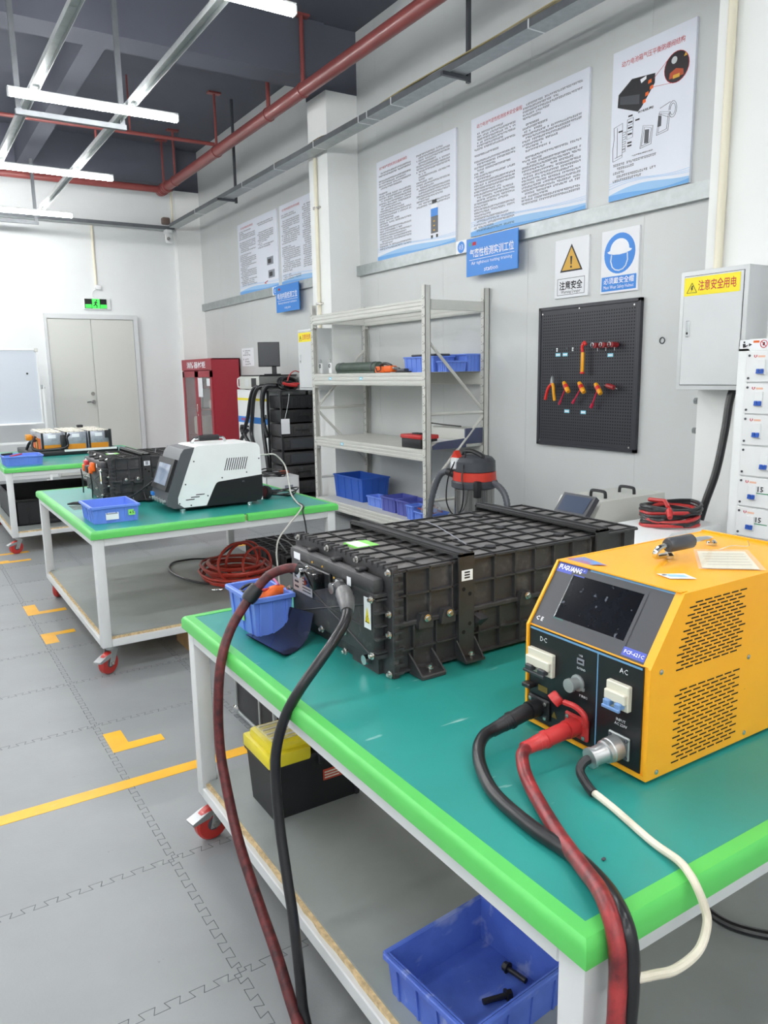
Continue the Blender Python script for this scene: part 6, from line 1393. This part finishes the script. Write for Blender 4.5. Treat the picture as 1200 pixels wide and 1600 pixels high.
part('body', MB().box(3.90, 3.99, 6.14, 6.30, zu, zu + .06, .012), ORANGE, t); part('motor', MB().box(3.90, 3.98, 6.02, 6.14, zu + .005, zu + .065, .015), ORANGE, t); part('grip', MB().tube(spline([(3.94, 6.28, zu + .06), (3.94, 6.2, zu + .085), (3.94, 6.1, zu + .075), (3.94, 6.04, zu + .05)]), .014, n=8), BLACKPL, t); part('cord', MB().tube(spline([(3.90, 6.2, zu + .07), (3.88, 6.16, zu + .03), (3.88, 6.22, zu + .012), (3.90, 6.28, zu + .05)]), .005, n=5), BLKCAB, t)
t = thing('glue_gun', 'dark hand tool with silver tip on the upper shelf deck', 'tool', (3.93, 5.93, zu)); part('body', MB().box(3.90, 3.96, 5.80, 5.92, zu, zu + .035, .01).tube([(3.93, 5.92, zu + .03), (3.93, 5.99, zu + .04)], .016, n=8), DARKGREY, t); part('tip', MB().cyl((3.93, 5.99, zu + .04), (3.93, 6.03, zu + .045), .012, n=8), STEEL, t); part('base', MB().box(3.86, 3.92, 5.70, 5.88, zu, zu + .012, .003), BLACKPL, t)
bin_('storage_bin', 3.98, 4.22, 5.46, 5.92, zu, .135, BLUEPL, 'larger ribbed blue bin left of the near shelf upright', 6)
bin_('storage_bin', 4.24, 4.42, 5.32, 5.72, zu, .15, BLUEPL, 'blue bin behind the near shelf upright on the upper deck', 5)
bin_('storage_bin', 4.0, 4.22, 5.08 + .21, 5.36 + .08, zu, .09, BLUEPL, 'low blue bin in front at the shelf end on the upper deck', 5)
single('black_tray', MB().box(4.02, 4.20, 5.50, 5.86, zu + .138, zu + .158, .01), DARKGREY, 'dark tray lying over the blue bins on the upper deck', 'tray')
# middle deck
zm = .8425
t = thing('tool_box', 'small red and black toolbox on the middle shelf deck', 'toolbox', (3.84, 5.55, zm))
part('case', MB().box(3.80, 3.98, 5.40, 5.70, zm, zm + .085, .006), BLACKPL, t); part('lid', MB().box(3.79, 3.99, 5.39, 5.71, zm + .082, zm + .118, .010), REDPL, t); part('handle', MB().box(3.85, 3.91, 5.49, 5.61, zm + .116, zm + .13, .006), BLACKPL, t)
t = thing('paper_trimmer', 'grey and white paper trimmer behind the near shelf upright', 'paper trimmer', (4.1, 5.5, zm))
part('bed', MB().prism([(3.84, zm), (3.84, zm + .02), (3.90, zm + .05), (4.20, zm + .07), (4.20, zm)], 'y', 5.29, 5.66), LGREY2, t); part('paper_table', MB().add([(3.90, 5.32, zm + .056), (3.90, 5.60, zm + .056), (4.08, 5.60, zm + .070), (4.08, 5.32, zm + .070)], [(0, 3, 2, 1)]), WHTINK, t, smooth=False); part('end_cap', MB().prism([(3.84, zm), (3.84, zm + .03), (3.90, zm + .06), (4.20, zm + .08), (4.20, zm)], 'y', 5.275, 5.292), mat('navy plastic', '#454B66', .4), t)
part('blade_guard', MB().box(4.20, 4.40, 5.29, 5.80, zm, zm + .16, .012), LGREY2, t); part('guard_end', MB().box(4.19, 4.41, 5.272, 5.29, zm + .03, zm + .165, .006), mat('navy plastic', '#454B66', .4), t)
part('arm', MB().tube(spline([(4.18, 5.84, zm + .08), (4.17, 5.85, zm + .17), (4.19, 5.84, zm + .19), (4.19, 5.6, zm + .185), (4.2, 5.35, zm + .18)]), .006, n=6), BLACKPL, t)
# bottom deck
zl = .1905
def crate(x0, x1, y0, y1, z0, h, label):
    t = bin_('stacking_crate', x0, x1, y0, y1, z0, h, BLUEDK, label, 4, .02); t['category'] = 'crate'; return t
crate(3.92, 4.26, 6.62, 7.22, zl, .245, 'big deep blue crate on the bottom shelf deck')
bin_('storage_bin', 3.90, 4.04, 6.20, 6.50, zl, .10, BLUEPL, 'small bright blue bin right of the big crate', 3)
bin_('storage_bin', 3.86, 4.12, 5.92, 6.17, zl, .14, BLUEPU, 'violet blue bin second right of the big crate', 3)
bin_('storage_bin', 3.85, 4.10, 5.66, 5.89, zl, .14, BLUEPU, 'violet blue bin third right of the big crate', 3)
bin_('storage_bin', 3.80, 3.95, 5.53, 5.65, zl, .13, BLUEPL, 'bright blue bin nearest the shelf upright on the bottom deck', 3)
b5 = bin_('storage_bin', 3.80, 4.02, 5.02 + .27, 5.27 + .25, zl, .09, BLUEPL, 'blue bin holding a clear bag of red parts', 3)
b = MB(); rnd = random.Random(11)
for i in range(26):
    a = V(3.91 + rnd.uniform(-.07, .07), 5.405 + rnd.uniform(-.07, .07), zl + .03 + rnd.random() * .11); d = V(rnd.uniform(-1, 1), rnd.uniform(-1, 1), rnd.uniform(-.4, .4)).normalized() * .05; b.tube([a, a + d], .008, n=6)
single('red_parts', b, mat('dull red plastic', '#9A4A4A', .5), 'heap of dull red parts in the bagged blue bin', 'parts', kind='stuff')
single('plastic_bag', MB().lathe([(.05, 0), (.085, .03), (.095, .08), (.08, .13), (.06, .16), (.085, .20)], (3.91, 5.405, zl + .02), (0, 0, 1), 12), BAG, 'clear plastic bag around the red parts', 'bag')

# ================================================================== vacuum cleaner
vx, vy = 3.84, 4.715
t = thing('vacuum_cleaner', 'stainless drum vacuum cleaner with red and black head beside the shelf', 'vacuum cleaner', (vx, vy, 0))
part('drum', MB().lathe([(.155, .10), (.16, .11), (.16, .585), (.166, .595)], (vx, vy, 0), (0, 0, 1), 32), STAINLESS, t)
part('rim', MB().lathe([(.168, .585), (.185, .595), (.185, .635), (.175, .648), (.17, .648)], (vx, vy, 0), (0, 0, 1), 32), DARKGREY, t)
part('red_band', MB().lathe([(.168, .645), (.174, .65), (.17, .715), (.16, .72)], (vx, vy, 0), (0, 0, 1), 32), mat('vacuum red', '#D23A2A', .35), t)
part('motor_head', MB().lathe([(.16, .715), (.168, .725), (.165, .80), (.14, .83), (.09, .845), (0, .85)], (vx, vy, 0), (0, 0, 1), 32), DARKGREY, t)
part('switch_block', MB().box(vx - .165, vx - .11, vy + .02, vy + .10, .74, .83, .008), LGREY, t); part('red_lever', MB().prism([(vy + .02, .82), (vy + .12, .82), (vy + .07, .885)], 'x', vx - .15, vx - .10), mat('vacuum red', '#D23A2A', .35), t)
part('top_handle', MB().tube(spline([(vx - .02, vy - .12, .82), (vx - .02, vy - .11, .85), (vx - .02, vy, .875), (vx - .02, vy + .10, .865), (vx - .02, vy + .12, .82)]), .018, n=8), BLACKPL, t)
part('latch', MB().box(vx - .13, vx - .08, vy - .19, vy - .14, .53, .66, .01), BLACKPL, t); part('rating_label', MB().box(vx - .171, vx - .168, vy + .03, vy + .09, .745, .80), PAPER, t, smooth=False)
for a in range(4):
    c, s = math.cos(a * 1.5708 + .6), math.sin(a * 1.5708 + .6); part('caster', MB().cyl((vx + .15 * c - .015, vy + .15 * s, .03), (vx + .15 * c + .015, vy + .15 * s, .03), .03, n=12).cyl((vx + .15 * c, vy + .15 * s, .05), (vx + .15 * c, vy + .15 * s, .11), .02, n=8), BLACKPL, t)
part('base_ring', MB().lathe([(.15, .085), (.18, .09), (.18, .115), (.165, .12)], (vx, vy, 0), (0, 0, 1), 28), BLACKPL, t)
hp = spline([(vx - .11, vy + .08, .68), (vx - .13, vy + .14, .70), (vx - .13, vy + .22, .70), (vx - .125, vy + .30, .655), (vx - .12, vy + .385, .53), (vx - .12, vy + .44, .36), (vx - .12, vy + .45, .18), (vx - .1, vy + .42, .04)], 9)
part('hose', MB().tube(hp, [.027 if i % 2 else .024 for i in range(len(hp))], n=12), GREYHOSE, t); part('hose_cuff', MB().tube(hp[0:14], .031, n=12), BLACKPL, t)
hp = spline([(vx + .05, vy - .14, .64), (vx + .06, vy - .23, .61), (vx + .06, vy - .30, .55), (vx + .06, vy - .33, .45), (vx + .06, vy - .34, .25), (vx + .06, vy - .33, .04)], 7)
part('hose', MB().tube(hp, [.026 if i % 2 else .023 for i in range(len(hp))], n=10), GREYHOSE, t)
part('cord', MB().tube(spline([(vx - .17, vy + .04, .80), (vx - .19, vy + .10, .66), (vx - .19, vy + .12, .48), (vx - .18, vy + .05, .38), (vx - .18, vy - .05, .42), (vx - .19, vy - .10, .56), (vx - .19, vy - .08, .70), (vx - .11, vy - .02, .845), (vx - .05, vy + .06, .86)]), .006, n=6), BLKCAB, t)
